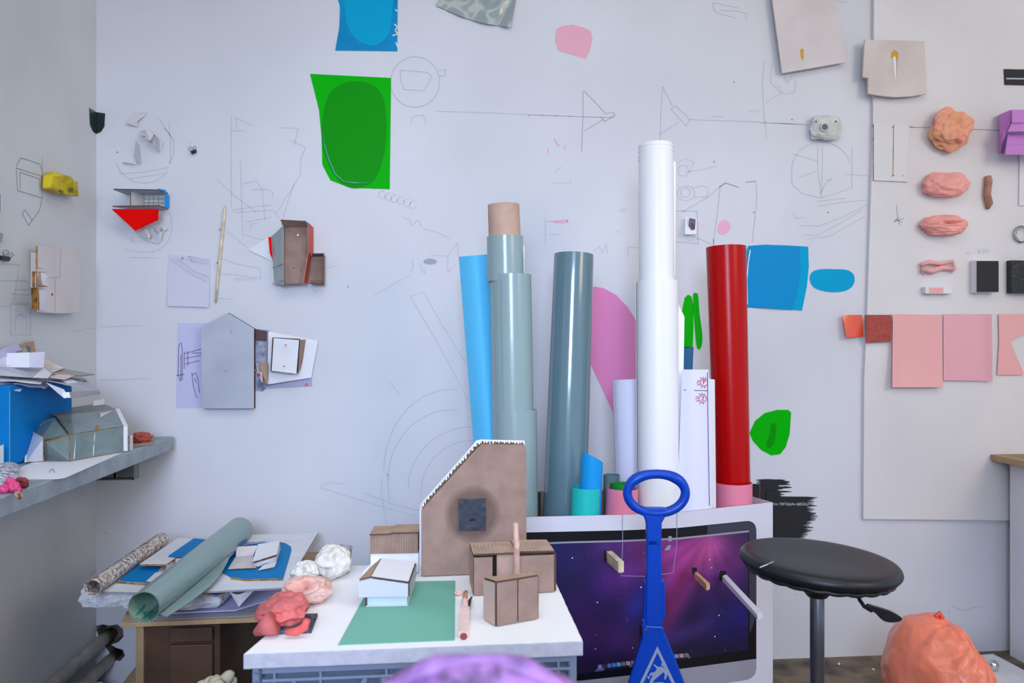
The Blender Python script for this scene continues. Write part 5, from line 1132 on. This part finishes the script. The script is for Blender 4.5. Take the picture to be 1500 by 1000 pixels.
V, F = boxc(onD(787, 722, 2.56), RT*.012, FW*.02, (0, 0, -.5)); mk('black_foam_strip', V, F, M_black, label='black upright strip in the carton between the core roll and the slate roll', cat='strip')

# ---------------------------------------------------------------- white table board on crates with the models
ZT = .665
FLp, FRp, BRp, BLp = oz(357, 958, ZT), oz(854, 939, ZT), oz(803, 828, ZT), oz(508, 828, ZT)
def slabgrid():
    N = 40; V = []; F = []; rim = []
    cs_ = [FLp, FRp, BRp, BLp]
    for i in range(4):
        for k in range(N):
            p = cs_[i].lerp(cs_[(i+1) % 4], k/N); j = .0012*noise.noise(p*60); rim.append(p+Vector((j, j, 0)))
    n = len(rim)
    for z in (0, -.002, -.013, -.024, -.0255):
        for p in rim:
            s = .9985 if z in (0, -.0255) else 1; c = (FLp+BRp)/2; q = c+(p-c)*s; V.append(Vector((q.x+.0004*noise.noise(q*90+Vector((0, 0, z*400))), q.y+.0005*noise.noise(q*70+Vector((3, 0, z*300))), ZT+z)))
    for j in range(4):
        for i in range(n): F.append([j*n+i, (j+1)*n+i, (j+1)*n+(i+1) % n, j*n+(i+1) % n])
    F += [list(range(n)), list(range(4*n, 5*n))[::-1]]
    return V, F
V, F = slabgrid(); mk('foam_table_board', V, F, [M_foam, mat('shaded_foam_edge', (186, 187, 200), .85, (240, .6, .0015), (60, .03))], fm=[1]*(len(F)-2)+[0, 1], label='thick white foam board laid flat on the stacked grey crates, carrying the card models', cat='board')  # cut edge grain, with the edge's shade put into its greyer colour
ctr = (FLp+FRp+BRp+BLp)/4
def crate(name, label, ztop, hgt):
    cs_ = [Vector((ctr.x+(p.x-ctr.x)*.965, ctr.y+(p.y-ctr.y)*.95, 0)) for p in (FLp, FRp, BRp, BLp)]
    t = thing(name, label, 'crate', (ctr.x, ctr.y, ztop-hgt), 'folding crates under the foam board')
    for i in range(4):
        p, q = cs_[i], cs_[(i+1) % 4]; d_ = (q-p); L = d_.length; d_.normalize(); n_ = Vector((d_.y, -d_.x, 0))
        if n_.dot(ctr-p) > 0: n_ = -n_
        V, F = boxc(p-n_*.012+UP*(ztop-hgt), d_*L, -n_*.004, (0, 0, hgt-.005)); mk('wall_panel', V, F, M_crateD, parent=t)
        rails = [(0, .014), (.024, .005), (.048, .005), (hgt-.07, .006), (hgt-.02, .018)]
        for zz, hh in rails:
            V, F = boxc(p+UP*(ztop-zz-hh)-n_*.012, d_*L, n_*.012, (0, 0, hh)); mk('rail', V, F, M_crate, parent=t, bevel=.001)
        for s in [0, .035, .2, .4, .6, .8, L/1-.035-.0, L-.004]:
            s_ = s if s in (0, .035) or s > .9*L or i % 2 else s*L
            if s_ > L: continue
            V, F = boxc(p+d_*min(s_, L-.004)+UP*(ztop-hgt)-n_*.012, d_*.004, n_*.011, (0, 0, hgt-.01)); mk('rib', V, F, M_crate, parent=t)
        for k in range(3):
            s0 = L*(.12+.27*k); 
            for sg in (1, -1):
                a_ = p+d_*(s0+(0 if sg > 0 else L*.22))+UP*(ztop-hgt+.05)-n_*.004; b_ = p+d_*(s0+(L*.22 if sg > 0 else 0))+UP*(ztop-.03)-n_*.004
                V, F = beam(a_, b_, .008, .004, n_); mk('diagonal_rib', V, F, M_crate, parent=t)
    return t
crate('folding_crate', 'upper grey plastic folding crate, directly under the foam board', ZT-.0265, .30)
crate('folding_crate.001', 'lower grey plastic folding crate standing on the floor under the first crate', ZT-.0275-.30, .335)
mint = [(495, 944), (666, 937), (667, 850), (545, 852)]
V, F, fm = prism([oz(x, y, ZT+.0015) for x, y in mint], Vector((0, 0, -.0012))); mk('mint_card_sheet', V, F, M_mint, label='mint green card sheet lying on the left half of the foam board', cat='card')
# tall brown cardboard gable
tp = vpl(oz(617, 843, ZT), oz(771, 837, ZT)); ZB0 = ZT+.001
t = thing('cardboard_gable', 'tall brown cardboard gable with a black square at the back of the foam board', 'cardboard model', oz(690, 841, ZT))
out = [(617, 843), (617, 748), (623, 740), (700, 655), (706, 650), (769, 651), (771, 660), (771, 838)]
V, F, fm = prism([tp(x, y, .012) for x, y in out], -tp.n*.0015); mk('front_liner', V, F, [M_card, M_cardE], fm=fm, parent=t)
out2 = [(617, 842), (616, 740), (620, 733), (698, 645), (704, 643.5), (768, 645), (770, 655), (771, 838)]
V, F, fm = prism([tp(x, y, -.003) for x, y in out2], -tp.n*.0015); mk('back_liner', V, F, [M_white, M_cardE], fm=fm, parent=t)
def topy(x):
    P = [(616, 742), (621, 736), (699, 648.5), (705, 646), (770, 647.5)]
    for (x0, y0), (x1, y1) in zip(P, P[1:]):
        if x <= x1: return y0+(y1-y0)*(x-x0)/(x1-x0)
    return 651
V = []; F = []; x = 618.0; k = 0
while x < 769:
    o_ = .0105 if k % 2 else -.002
    V += [tp(x, topy(x)+random.uniform(-.6, .8), o_), tp(x, 840, o_)]; x += 2.1; k += 1
for i in range(len(V)//2-1): F.append([2*i, 2*i+1, 2*i+3, 2*i+2])
mk('fluting', V, F, M_cardT, parent=t, solid=.0006)
V = []; F = []; x = 619.0
while x < 768:      # torn white liner ticks along the cut edge
    y = topy(x); n = len(V); wd_ = random.uniform(1.2, 2.6); hh = random.uniform(3.0, 6.0)
    V += [tp(x, y-2+hh, .0125), tp(x+wd_, y-2+hh-1, .0125), tp(x+wd_*.8, y-2, .009), tp(x, y-1.6, .009)]; F.append([n, n+1, n+2, n+3]); x += random.uniform(3.2, 5.2)
mk('torn_liner', V, F, M_whiteB, parent=t, kind='stuff')
V, F = beam(tp(616, 745, .0), tp(615.5, 842, .0), .004, .003, tp.n); mk('left_edge', V, F, M_whiteB, parent=t)
hm = mat('grease_halo_paint', (104, 84, 76), .7); nt = hm.node_tree; N_ = nt.nodes.new; tcc = N_('ShaderNodeTexCoord'); mp = N_('ShaderNodeMapping'); mp.inputs['Location'].default_value = (-1, -1, -1); mp.inputs['Scale'].default_value = (2, 2, 2)
gr = N_('ShaderNodeTexGradient'); gr.gradient_type = 'SPHERICAL'; rp = N_('ShaderNodeValToRGB'); rp.color_ramp.elements[0].position = .02; rp.color_ramp.elements[0].color = (0, 0, 0, 1); rp.color_ramp.elements[1].position = .30; rp.color_ramp.elements[1].color = (.45, .45, .45, 1)
nt.links.new(tcc.outputs['Generated'], mp.inputs['Vector']); nt.links.new(mp.outputs[0], gr.inputs[0]); nt.links.new(gr.outputs['Fac'], rp.inputs[0]); nt.links.new(rp.outputs[0], nt.nodes['Principled BSDF'].inputs['Alpha'])
hV = [tp(692+44*a_, 753+44*b_, .0123) for a_, b_ in ((-1, -1), (1, -1), (1, 1), (-1, 1))]
mp.inputs['Scale'].default_value = (2, 0, 2); mp.inputs['Location'].default_value = (-1, 0, -1)
mk('grease_halo', hV, [[0, 3, 2, 1]], hm, parent=t)
def sq(u, v): return tp(672.5+u*39, 731+v*46, .016+.002*noise.noise(Vector((u*5, v*5, 0))))
def bl_(u, v):
    p = tp(672.5+u*39, 731+v*46+random.uniform(-.2, .2), .017+.0022*noise.noise(Vector((u*6, v*6, 4)))); return p
V, F, fm = prism([tp(x, y, .0165) for x, y in [(672, 731), (690, 731.5), (711, 730), (712, 755), (711.5, 777), (690, 776.5), (672.5, 777)]], -tp.n*.004); bs_ = mk('black_square', V, F, M_slate, parent=t)
grid('paint_skin', bl_, 14, 14, M_slate, parent=bs_)
V, F = beam(tp(688, 761.5, .0195), tp(696, 760.5, .0195), .003, .002, tp.n); mk('slit', V, F, M_dark, parent=bs_)
V, F, fm = prism([tp(x, y, .014) for x, y in [(706, 777), (708, 777), (708.5, 780), (706.5, 780)]], -tp.n*.001); mk('red_speck', V, F, M_redI, parent=bs_)
# cardboard box with white lower half at the back left
t = thing('banded_card_box', 'card box with corrugated brown upper band and white lower half, left of the tall gable', 'cardboard model', oz(578, 836, ZT))
q0 = vpl(oz(543, 838, ZT), oz(612, 838, ZT))
bx = lambda x, y, o=0: q0(x, y, o)
bk = -q0.n*.05
V, F, fm = prism([bx(543, 809, .012), bx(613, 810, .012), bx(613, 838, .012), bx(543, 838, .012)], bk); mk('lower_body', V, F, M_white, parent=t)
V, F, fm = prism([bx(542, 782, .016), bx(612, 781, .016), bx(612, 810, .016), bx(542, 811, .016)], bk*1.1); mk('corrugated_band', V, F, [M_cardS, M_cardE], fm=fm, parent=t)
V, F, fm = prism([bx(541, 782, .022), bx(573, 781, .022), bx(573, 781, .022)-q0.n*.07+UP*.002, bx(541, 782, .022)-q0.n*.07+UP*.002], Vector((0, 0, -.003))); mk('lid', V, F, [M_cardT, M_cardE], fm=fm, parent=t)
V, F, fm = prism([bx(573, 779.5, .022), bx(613, 779, .022), bx(613, 779, .022)-q0.n*.07+UP*.002, bx(573, 779.5, .022)-q0.n*.07+UP*.002], Vector((0, 0, -.003))); mk('lid', V, F, [M_cardT, M_cardE], fm=fm, parent=t)
plate('white_wing', [bx(531, 838, .05), bx(543, 826, .02), bx(543, 832, .02), bx(533, 841, .05)], .002, M_white, t)
# roof model
t = thing('white_roof_model', 'white and brown house model with a slanted roof standing on the mint card', 'cardboard model', oz(568, 887, ZT))
dF = 1.60; dB = 1.745
f_ = lambda x, y, dd=0: onD(x, y, dF+dd)
kb = 1.0
D_ = [f_(526, 874), f_(598, 873), f_(598, 854), f_(543.5, 846.5), f_(527, 851)]
plate('front_panel', D_, .003, mat('pale_blue_white_card', (200, 202, 212), .65), t, M_cardE)
Ab, Bb = onD(559, 819, dB), onD(608, 825, dB)
plate('roof_top', [f_(543.5, 846), f_(598, 853.5), Bb, Ab], .003, M_white, t, M_cardE)
plate('roof_side', [f_(527, 850), f_(543.5, 846), Ab, onD(547, 829, dB)], .003, M_cardT, t, M_cardE)
plate('right_panel', [f_(598, 854), f_(598, 873), onD(608, 843, dB), Bb], .003, M_greyB, t, M_cardE)
l0, l1, l2, l3 = oz(538, 886, ZT+.003), oz(596, 885, ZT+.003), oz(607, 853, ZT+.003), oz(548, 855, ZT+.003)
hh = f_(560, 872).z-ZT-.003
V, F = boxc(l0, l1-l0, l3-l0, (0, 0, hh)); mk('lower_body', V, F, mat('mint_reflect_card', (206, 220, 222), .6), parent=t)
V, F = beam(l0+Vector((-.002, -.002, 0)), l0+Vector((-.002, -.002, hh)), .004, .004); mk('dark_edge', V, F, M_cardE, parent=t)
V, F, fm = prism([oz(536, 887, ZT+.003), oz(597, 886, ZT+.003), oz(608, 852, ZT+.003), oz(548, 854, ZT+.003)], Vector((0, 0, -.0015))); mk('base_card', V, F, M_whiteB, parent=t)
# open cardboard block
t = thing('open_cardboard_block', 'low brown cardboard block with an open slot, right of the tall gable', 'cardboard model', oz(750, 870, ZT))
z0 = ZT+.002; zt_ = .749
fl, fr_ = oz(693, 871, z0), oz(812, 865, z0); bkv = Vector((-.004, .095, 0))
fp = vpl(fl, fr_)
g = lambda x, y, o=0: fp(x, y, o)
flt, frt = Vector((fl.x, fl.y, zt_)), Vector((fr_.x, fr_.y, zt_))
def seg2(x0, x1, name, o=0, m=M_card):
    p0, p1 = g(x0, 868, o), g(x1, 868, o); P = [Vector((p0.x, p0.y, z0)), Vector((p1.x, p1.y, z0)), Vector((p1.x, p1.y, zt_-.003)), Vector((p0.x, p0.y, zt_-.003))]
    plate(name, P, .004, m, t, M_cardE)
seg2(694, 721, 'front_panel'); seg2(727, 756, 'recessed_panel', -.02, M_core); seg2(759, 811, 'front_panel', .002)
plate('left_panel', [fl, fl+bkv, Vector((fl.x, fl.y, zt_-.003))+bkv, flt-UP*.003], .004, M_cardT, t, M_cardE)
plate('right_panel', [fr_, fr_+bkv, frt+bkv-UP*.003, frt-UP*.003], .004, M_cardT, t, M_cardE)
plate('back_panel', [fl+bkv, fr_+bkv, frt+bkv-UP*.003, flt+bkv-UP*.003], .004, M_card, t, M_cardE)
mid = flt.lerp(frt, .53)
M_cardS2 = mat('cardboard_fluted_light', (184, 156, 138), .85, (90, .15, .001), (25, .07), stripes=('X', 40, .12))
plate('top_panel', [flt, mid, mid+bkv, flt+bkv], .004, M_cardS2, t, M_cardE)
plate('top_panel', [mid+UP*.002, frt, frt+bkv, mid+bkv+UP*.003], .004, M_cardS2, t, M_cardE)
V, F = boxc(g(722, 868, -.01)+UP*.01, RT*.008, FW*.004, (0, 0, .07)); mk('dark_slot', V, F, M_dark, parent=t)
V, F = tube([g(724, 840, .001), g(725, 848, .004), g(724, 856, .001)], [.002, .005, .002], 8); mk('dark_knot', V, F, M_dark, parent=t)
# pink upright stick
V, F = tube([oz(758, 872, z0), oz(757, 872, z0)+UP*.05, onD(757, 800, 1.62), onD(756, 784, 1.62), onD(755.5, 766, 1.62)], [.006, .0062, .006, .0056, .005], 6)
mk('pink_upright_stick', V, F, mat('pale_salmon_wood', (226, 184, 168), .7, (60, .3, .002), (40, .08)), label='thin salmon pink stick standing upright in front of the cardboard block', cat='stick')
# small closed box
t = thing('small_cardboard_box', 'small upright closed cardboard box with a centre seam, nearest of the card models', 'cardboard model', oz(750, 915, ZT))
ca, cl, cr = oz(727, 916, z0), oz(710, 905, z0), oz(787, 905, z0); hz = Vector((0, 0, .0805))
bk2 = cl-ca; far = cr+bk2*.45
m1 = ca.lerp(cr, .5)
plate('front_panel', [ca, m1-(cr-ca)*.012, m1-(cr-ca)*.012+hz, ca+hz], .003, M_card, t, M_cardE)
plate('front_panel', [m1+(cr-ca)*.012, cr, cr+hz*.985+UP*.002, m1+(cr-ca)*.012+hz], .003, M_card, t, M_cardE)
plate('left_panel', [cl, ca, ca+hz, cl+hz*.93], .003, mat('pale_cardboard', (196, 172, 160), .8, (60, .1, .001)), t, M_cardE)
plate('right_panel', [cr, far, far+hz, cr+hz], .003, M_card, t, M_cardE)
plate('back_panel', [cl, far, far+hz, cl+hz*.93], .003, M_card, t, M_cardE)
plate('top_panel', [ca+hz, cr+hz, far+hz, cl+hz*.94], .003, M_cardT, t, M_cardE)
plate('bottom_panel', [ca+UP*.001, cr+UP*.001, far+UP*.001, cl+UP*.001], .002, M_cardT, t, M_cardE)
# pink clay strip and dark peg
t = thing('pink_clay_strip', 'pale pink clay strip with an open reddish end lying on the foam board', 'clay piece', oz(680, 915, ZT))
P0, P1 = oz(679, 930, ZT+.006), oz(681, 893, ZT+.008)
V, F = beam(P0, P1, .019, .014); mk('strip', V, F, mat('pale_clay_strip', (236, 206, 200), .7, (50, .4, .003), (30, .06)), parent=t)
V, F = lathe(P0+Vector((0, -.0066, 0)), [(.0068, 0), (.0062, .001), (.004, .0012)], 10, Vector((0, -1, 0))); mk('open_end', V, F, mat('red_brown_clay', (140, 70, 62), .8), parent=t)
V, F = tube([oz(682, 890, ZT+.004), oz(681, 880, ZT+.010), oz(681, 868, ZT+.016)], [.006, .007, .004], 7); mk('upper_curl', V, F, M_clayP, parent=t, smooth=True)
V, F = tube([oz(682, 874, ZT+.018), oz(683, 866, ZT+.02)], [.0045, .003], 7); mk('tan_tip', V, F, M_brown, parent=t, smooth=True)
V, F = lump(oz(672, 868, ZT+.006), (RT*.008, FW*.007, UP*.006), .3, 2, 3, 3); mk('crumb', V, F, M_clayP, parent=t)
V, F = tube([oz(687, 892, ZT+.004), oz(688, 880, ZT+.010), oz(691, 874, ZT+.010)], [.0022, .0032, .0018], 7); mk('dark_peg', V, F, M_blackP, label='tiny dark grey peg standing left of the cardboard block', cat='peg')
# clay lumps
def tl(name, label, px_, py_, z, rx, ry, rz, m, seed, amp=.16, fr=1.8, dents=(), facet=.05, cat='clay lump', tilt=0, sub=5):
    c = oz(px_, py_, z); c = onD(px_, py_, (c-C0).dot(FW)); c.z = z
    V, F = lump(c, (RT*rx+UP*rx*tilt, FW*ry, UP*rz), amp, fr, seed, sub, dents=dents, facet=facet, flat_z=ZT+.002); return mk(name, V, F, m, smooth=True, label=label, cat=cat)
def at_table(px_, base_y): return oz(px_, base_y, ZT)
def tl2(name, label, cx, top_y, base_y, rxp, ry, m, seed, cat='clay lump', **kw):
    g0 = at_table(cx, base_y); g0 = g0 + Vector((0, ry*.75, 0)); dd = (g0-C0).dot(FW); top = onD(cx, top_y, dd).z; rz = (top-ZT)/2*1.0
    rx = rxp*dd/F_PX; X = onD(cx, 500, dd); c = Vector((X.x, X.y, ZT+rz))
    k = dict(amp=.16, fr=1.8, dents=(), facet=.05, tilt=0); k.update(kw)
    V, F = lump(c, (RT*rx+UP*rx*k['tilt'], FW*ry, UP*rz), k['amp'], k['fr'], seed, 6, dents=k['dents'], facet=k['facet'], flat_z=ZT+.002)
    return mk(name, V, F, m, smooth=True, label=label, cat=cat)
tl2('white_clay_lump', 'largest white plaster clay lump at the back left of the foam board', 487, 796, 853, 26, .045, M_clayW, 5, facet=.0, amp=.15, fr=1.3, dents=[((-.3, -.9, -.35), .4, .3), ((.4, -.8, .5), .25, .12), ((-.7, -.5, .1), .3, .12)])
tl2('white_clay_lump.001', 'smaller white clay lump with a hollow, left of the largest white lump', 448, 822, 858, 20, .03, M_clayW, 12, facet=.0, amp=.14, dents=[((-.1, -.85, .45), .45, .4)])
tl2('pale_pink_clay_ring', 'pale pink clay bowl with a rough open hollow behind the coral red lump', 450, 845, 890, 36, .045, M_clayP, 7, amp=.15, fr=1.6, facet=.05, dents=[((.0, -.7, .7), .42, .95)])
g0 = oz(425, 927, ZT)
t = mk('dark_felt_pad', *boxc(oz(378, 930, ZT+.001), oz(456, 927, ZT+.001)-oz(378, 930, ZT+.001), oz(392, 905, ZT+.001)-oz(378, 930, ZT+.001), (0, 0, .006)), mat('dark_felt', (84, 84, 96), .9, (160, .9, .004), (90, .5)), label='rough dark grey pad under the coral red clay lump', cat='pad')
V, F, fm = prism([oz(376, 925, ZT+.012), oz(446, 925, ZT+.010), oz(450, 900, ZT+.010), oz(386, 900, ZT+.012)], Vector((0, 0, -.0035)))
tl2('coral_red_clay_lump', 'coral red folded clay lump at the front left corner of the foam board', 414, 868, 925, 38, .048, M_clayR, 22, amp=.2, fr=1.2, facet=.08, dents=[((-.9, -.3, .7), .75, .30), ((.05, -.9, .1), .22, .10), ((.6, -.8, -.5), .35, .2), ((-.35, -.8, .5), .2, .08)])
crl = bpy.data.objects['coral_red_clay_lump']
V, F = tube([oz(373, 928, ZT+.006), oz(384, 921, ZT+.014), oz(400, 912, ZT+.026)], [.006, .013, .022], 10); mk('clay_tip', V, F, M_clayR, parent=crl, smooth=True)
V, F = tube([oz(418, 926, ZT+.012), oz(434, 925, ZT+.012), oz(446, 918, ZT+.020), oz(450, 908, ZT+.034)], [.005, .008, .008, .006], 10); mk('bright_fold', V, F, mat('bright_coral_clay', (226, 96, 92), .5, (30, .3, .004)), parent=crl, smooth=True)
# clear cup
cpt = oz(499, 838, ZT+.002); V, F = lathe(cpt, [(.020, 0), (.026, .055), (.028, .057), (.026, .058), (.0195, .003), (.001, .003)], 28); mk('clear_cup', V, F, M_cup, smooth=True, label='clear plastic cup standing behind the largest white lump', cat='cup')

# ---------------------------------------------------------------- blue caution sign with a loop handle
DS = 2.02
t = thing('caution_floor_sign', 'blue plastic caution floor sign with a long loop handle in front of the carton', 'sign', onD(962, 1180, DS))
e = lambda x, y, o=0: onD(x, y, DS-o)
path = []
for k in range(48):
    a_ = 2*math.pi*k/48; c_, s_ = math.cos(a_), math.sin(a_); sx = 42.5-(3.0*s_ if s_ > 0 else 0); path.append((961.5+sx*math.copysign(abs(c_)**.92, c_), 722.5+28.5*math.copysign(abs(s_)**.92, s_)))
rad = [px(6.9, DS)*(1.18 if (-.9 < math.sin(2*math.pi*k/48) < -.55) else 1.0) for k in range(48)]
rad = [(rad[k-2]+rad[k-1]+rad[k]+rad[(k+1) % 48]+rad[(k+2) % 48])/5 for k in range(48)]
V, F = tube([e(*p) for p in path], rad, 16, closed=True, nrm=-FW, flat=1.15); mk('loop_handle', V, F, M_blueP, parent=t, smooth=True)
def prof(pts, o0, o1, name, m=M_blueP, bev=.004):
    V, F, fm = prism([e(x, y, o0) for x, y in pts], FW*(o0-o1)); return mk(name, V, F, m, parent=t, bevel=bev)
prof([(934, 751), (944, 757), (947, 766), (948, 800), (969, 800), (970, 766), (975, 757), (985, 751), (975, 744), (945, 744)], .012, -.012, 'neck')
prof([(948, 790), (969, 790), (970, 860), (971, 918), (946, 918), (947, 860)], .012, -.012, 'upper_post')
prof([(944, 851), (974, 851), (975, 908), (943, 910)], .004, -.014, 'clip_plate', bev=.003)
prof([(945, 915), (971, 917), (973, 926), (981, 945), (1003, 1000), (1042, 1160), (1046, 1183), (878, 1183), (882, 1160), (921, 1000), (941, 935), (943, 920)], .012, .002, 'front_plate')
V, F, fm = prism([e(945, 915, -.006), e(971, 917, -.006), e(1003, 1000, -.09), e(1046, 1165, -.22), e(878, 1165, -.22), e(921, 1000, -.09)], FW*.008); mk('rear_plate', V, F, M_blueP, parent=t)
prof([(941, 908), (946, 908), (946, 930), (942, 935)], .014, 0, 'hinge', bev=.001)
V, F = lathe(e(963.5, 795, .012), [(.003, 0), (.003, .001), (.0015, .0012)], 12, -FW); mk('screw', V, F, M_blueP, parent=t)
V, F = beam(e(946.5, 917.5, .0125), e(971, 919, .0125), .0015, .001, -FW); mk('joint_line', V, F, mat('light_blue_edge', (90, 140, 220), .4), parent=t)
V, F = lathe(e(946.5, 921.5, .0145), [(.0025, 0), (.0022, .001)], 10, -FW); mk('red_rivet', V, F, M_redI, parent=t)
class EP:
    n = -FW
    def __call__(s, x, y, o=0): return e(x, y, .0125+o)
ep = EP(); ep.n = -FW
tri = [(963, 946), (1046, 1120), (880, 1120)]; tin = [(963, 955.5), (1037, 1114), (889, 1114)]
for i in range(3):
    j = (i+1) % 3; V = [ep(*tri[i]), ep(*tri[j]), ep(*tin[j]), ep(*tin[i])]; mk('triangle_border', V, [[0, 1, 2, 3]], M_sign, parent=t)
man = [[(971.5+3*math.cos(k*.7), 973+3*math.sin(k*.7)) for k in range(9)],
       [(969, 975.5), (972.5, 977), (976, 982), (977.5, 987), (974.5, 995), (972.5, 994.5), (974, 987), (971.5, 983), (965, 988), (960, 992), (954, 999), (951, 1004), (947, 1003), (951, 994), (955, 988), (951.5, 988), (948.5, 995), (946.5, 992.5), (949, 985.5), (956, 984), (960.5, 979), (958, 978.5), (957, 973.2), (958.5, 972.6), (963, 976)]]
man[1] = [(957, 973), (958.6, 972.6), (964, 976.5), (969, 976), (973, 978), (976.5, 983), (977.5, 988), (975, 995), (973, 994.5), (974, 988), (972, 984), (966, 989), (958, 996), (954, 1004), (950.5, 1003.5), (953, 995), (956, 989.5), (953, 988.5), (950.5, 995.2), (947.2, 990), (950, 991), (953, 985), (959, 984), (962.5, 979.5)]
for k, M2 in enumerate(man):
    V, F, fm = prism([ep(x, y, .0006) for x, y in M2], FW*.0004); mk('falling_figure', V, F, M_sign, parent=t)
V, F, fm = prism([ep(x, y, .0006) for x, y in [(958, 999.5), (968, 998.8), (973, 999.6), (970, 1003), (958, 1003)]], FW*.0004); mk('slip_mark', V, F, M_sign, parent=t)

# ---------------------------------------------------------------- stool
SD = 1.67
t = thing('black_stool', 'round black padded swivel stool with a steel post at the right', 'stool', onD(1197, 1330, SD))
sc = onD(1199.5, 823, SD); R_ = px(112.5, SD)
ang = math.radians(3.2); axs = (UP*math.cos(ang)+RT*math.sin(ang)-FW*.02).normalized()
ee = (RT-axs*RT.dot(axs)).normalized()
pr = [(.001, -.030), (R_*.80, -.030), (R_*.90, -.026), (R_*.97, -.018), (R_*.995, -.009), (R_, -.002), (R_*.985, .007), (R_*.955, .0125), (R_*.90, .015), (R_*.80, .0155), (R_*.5, .0125), (R_*.2, .0105), (.001, .010)]
pr = [(a_, b_*(.62 if b_ < 0 else .8)) for a_, b_ in pr]
V, F = lathe(sc, pr, 96, axs, ee); mk('seat', V, F, M_leather, parent=t, smooth=True)
V, F = lathe(sc, [(R_*.80, -.024), (R_*.9, -.0235), (R_*.925, -.019), (R_*.9, -.014)], 96, axs, ee)
def scallop(V):
    out = []
    for v in V:
        d = v-sc; h_ = d.dot(axs); rr = d-axs*h_; a_ = math.atan2(rr.dot(axs.cross(ee)), rr.dot(ee)); out.append(sc+axs*(h_-.0022*abs(math.sin(a_*36)))+rr*(1+.008*abs(math.sin(a_*36))))
    return out
mk('pleated_underside', scallop(V), F, M_leather, parent=t, smooth=True)
V, F = ribbon(Pl(sc+axs*.0112, axs), [[(1113, 831), (1121, 828), (1133, 822)], [(1114, 830), (1124, 826)]], .6, .0015); mk('worn_scratch', V, F, M_whiteB, parent=t)
pc = onD(1197, 830, SD); pb_ = Vector((pc.x, pc.y, .10))
V, F = lathe(pb_, [(.0145, 0), (.0145, pc.z-.10-.035), (.012, pc.z-.10-.03)], 24); mk('post', V, F, M_steel, parent=t, smooth=True)
V, F = lathe(Vector((pc.x, pc.y, pc.z-.062)), [(.02, 0), (.03, .012), (.05, .02), (.05, .026)], 24); mk('seat_mount', V, F, M_blackP, parent=t)
V, F = lathe(Vector((pc.x, pc.y, .06)), [(.035, 0), (.035, .04), (.024, .07), (.020, .30), (.017, .30)], 24); mk('gas_sleeve', V, F, M_blackP, parent=t, smooth=True)
V, F = tube([onD(1256, 866, SD), onD(1259, 878, SD-.01), onD(1266, 888, SD-.02), onD(1278, 895, SD-.03)], .0042, 10); l_ = mk('lever_rod', V, F, M_blackP, parent=t, smooth=True)
def pad(u, v):
    a_ = u*2*math.pi; cx_, cy_ = 1299, 902; return cx_, cy_
P = smooth_loop([(1273, 886), (1282, 888), (1305, 895), (1318, 902), (1322, 906), (1319, 910), (1306, 912), (1294, 909), (1284, 899), (1272, 892)], 3)
V, F, fm = prism([onD(x, y, SD-.04) for x, y in P], FW*.011); mk('lever_paddle', V, F, M_blackP, parent=t, bevel=.002)
V, F, fm = prism([onD(x, y, SD-.0412) for x, y in arc(1302, 902.5, 11, 5, 0, 340, 18)], FW*.001); mk('paddle_inset', V, F, M_leather, parent=t)
for k in range(5):
    a_ = k*2*math.pi/5+.3; d_ = Vector((math.cos(a_), math.sin(a_), 0)); q_ = Vector((pc.x, pc.y, .085))
    V, F = beam(q_+d_*.02, q_+d_*.27-UP*.02, .035, .022); lg = mk('leg', V, F, M_blackP, parent=t, bevel=.004)
    V, F = lathe(q_+d_*.26-d_.cross(UP)*.012+UP*(.027-.085), [(.02, 0), (.026, .002), (.026, .022), (.02, .024)], 20, d_.cross(UP)); mk('caster', V, F, M_blackP, parent=lg, smooth=True)

# ---------------------------------------------------------------- out-of-focus chair close to the camera
t = thing('purple_chair', 'out-of-focus rounded chair back in mottled purple fabric at the bottom centre', 'chair', (atD(700, 500, .62).x, atD(700, 500, .62).y, 0))
cc = atD(700, 500, .62); Rr = px(241, .62); topz = H-462/F_PX*.62
cz = topz-Rr+.003
V = []; F = []
pr = [(.001, -.028), (Rr*.7, -.026), (Rr*.9, -.02), (Rr*.985, -.008), (Rr, .003), (Rr*.975, .014), (Rr*.9, .022), (Rr*.6, .026), (.001, .028)]
V, F = lathe(Vector((cc.x, cc.y, cz)), pr, 64, -FW, RT)
V = [Vector((v.x, v.y, v.z+.004*noise.noise(v*26)))-FW*.006*noise.noise(v*34) for v in V]
mk('backrest', V, F, M_fabric, parent=t, smooth=True)
V, F = tube([Vector((cc.x, cc.y, cz))+FW*.02-RT*0+FW*(.004*math.sin(i*.5)-.03) + (RT*math.cos(i*.1)*Rr*.97+UP*math.sin(i*.1)*Rr*.97) for i in range(64)], [.0075+.0025*math.sin(i*1.1) for i in range(64)], 10); mk('piping', V, F, mat('lilac_piping', (176, 124, 192), .5, None, (30, .3), second=(104, 76, 130)), parent=t, smooth=True)
V, F = tube([Vector((cc.x, cc.y, cz)), Vector((cc.x, cc.y, .46))-FW*.02, Vector((cc.x, cc.y, .43))-FW*.1], .014, 12); mk('back_post', V, F, M_blackP, parent=t, smooth=True)
V, F = lathe(Vector((cc.x, cc.y, .43))-FW*.22, [(.001, 0), (.19, 0), (.205, .02), (.2, .045), (.15, .055), (.001, .055)], 40); mk('seat', V, F, M_fabric, parent=t, smooth=True)
for k in range(4):
    a_ = k*math.pi/2+.6; b0 = Vector((cc.x, cc.y, .43))-FW*.22; d_ = Vector((math.cos(a_), math.sin(a_), 0))
    V, F = tube([b0+d_*.12, b0+d_*.2-UP*.43], .013, 10); mk('leg', V, F, M_steel, parent=t, smooth=True)
for o in bpy.data.objects:
    if '_w' in o: del o['_w']
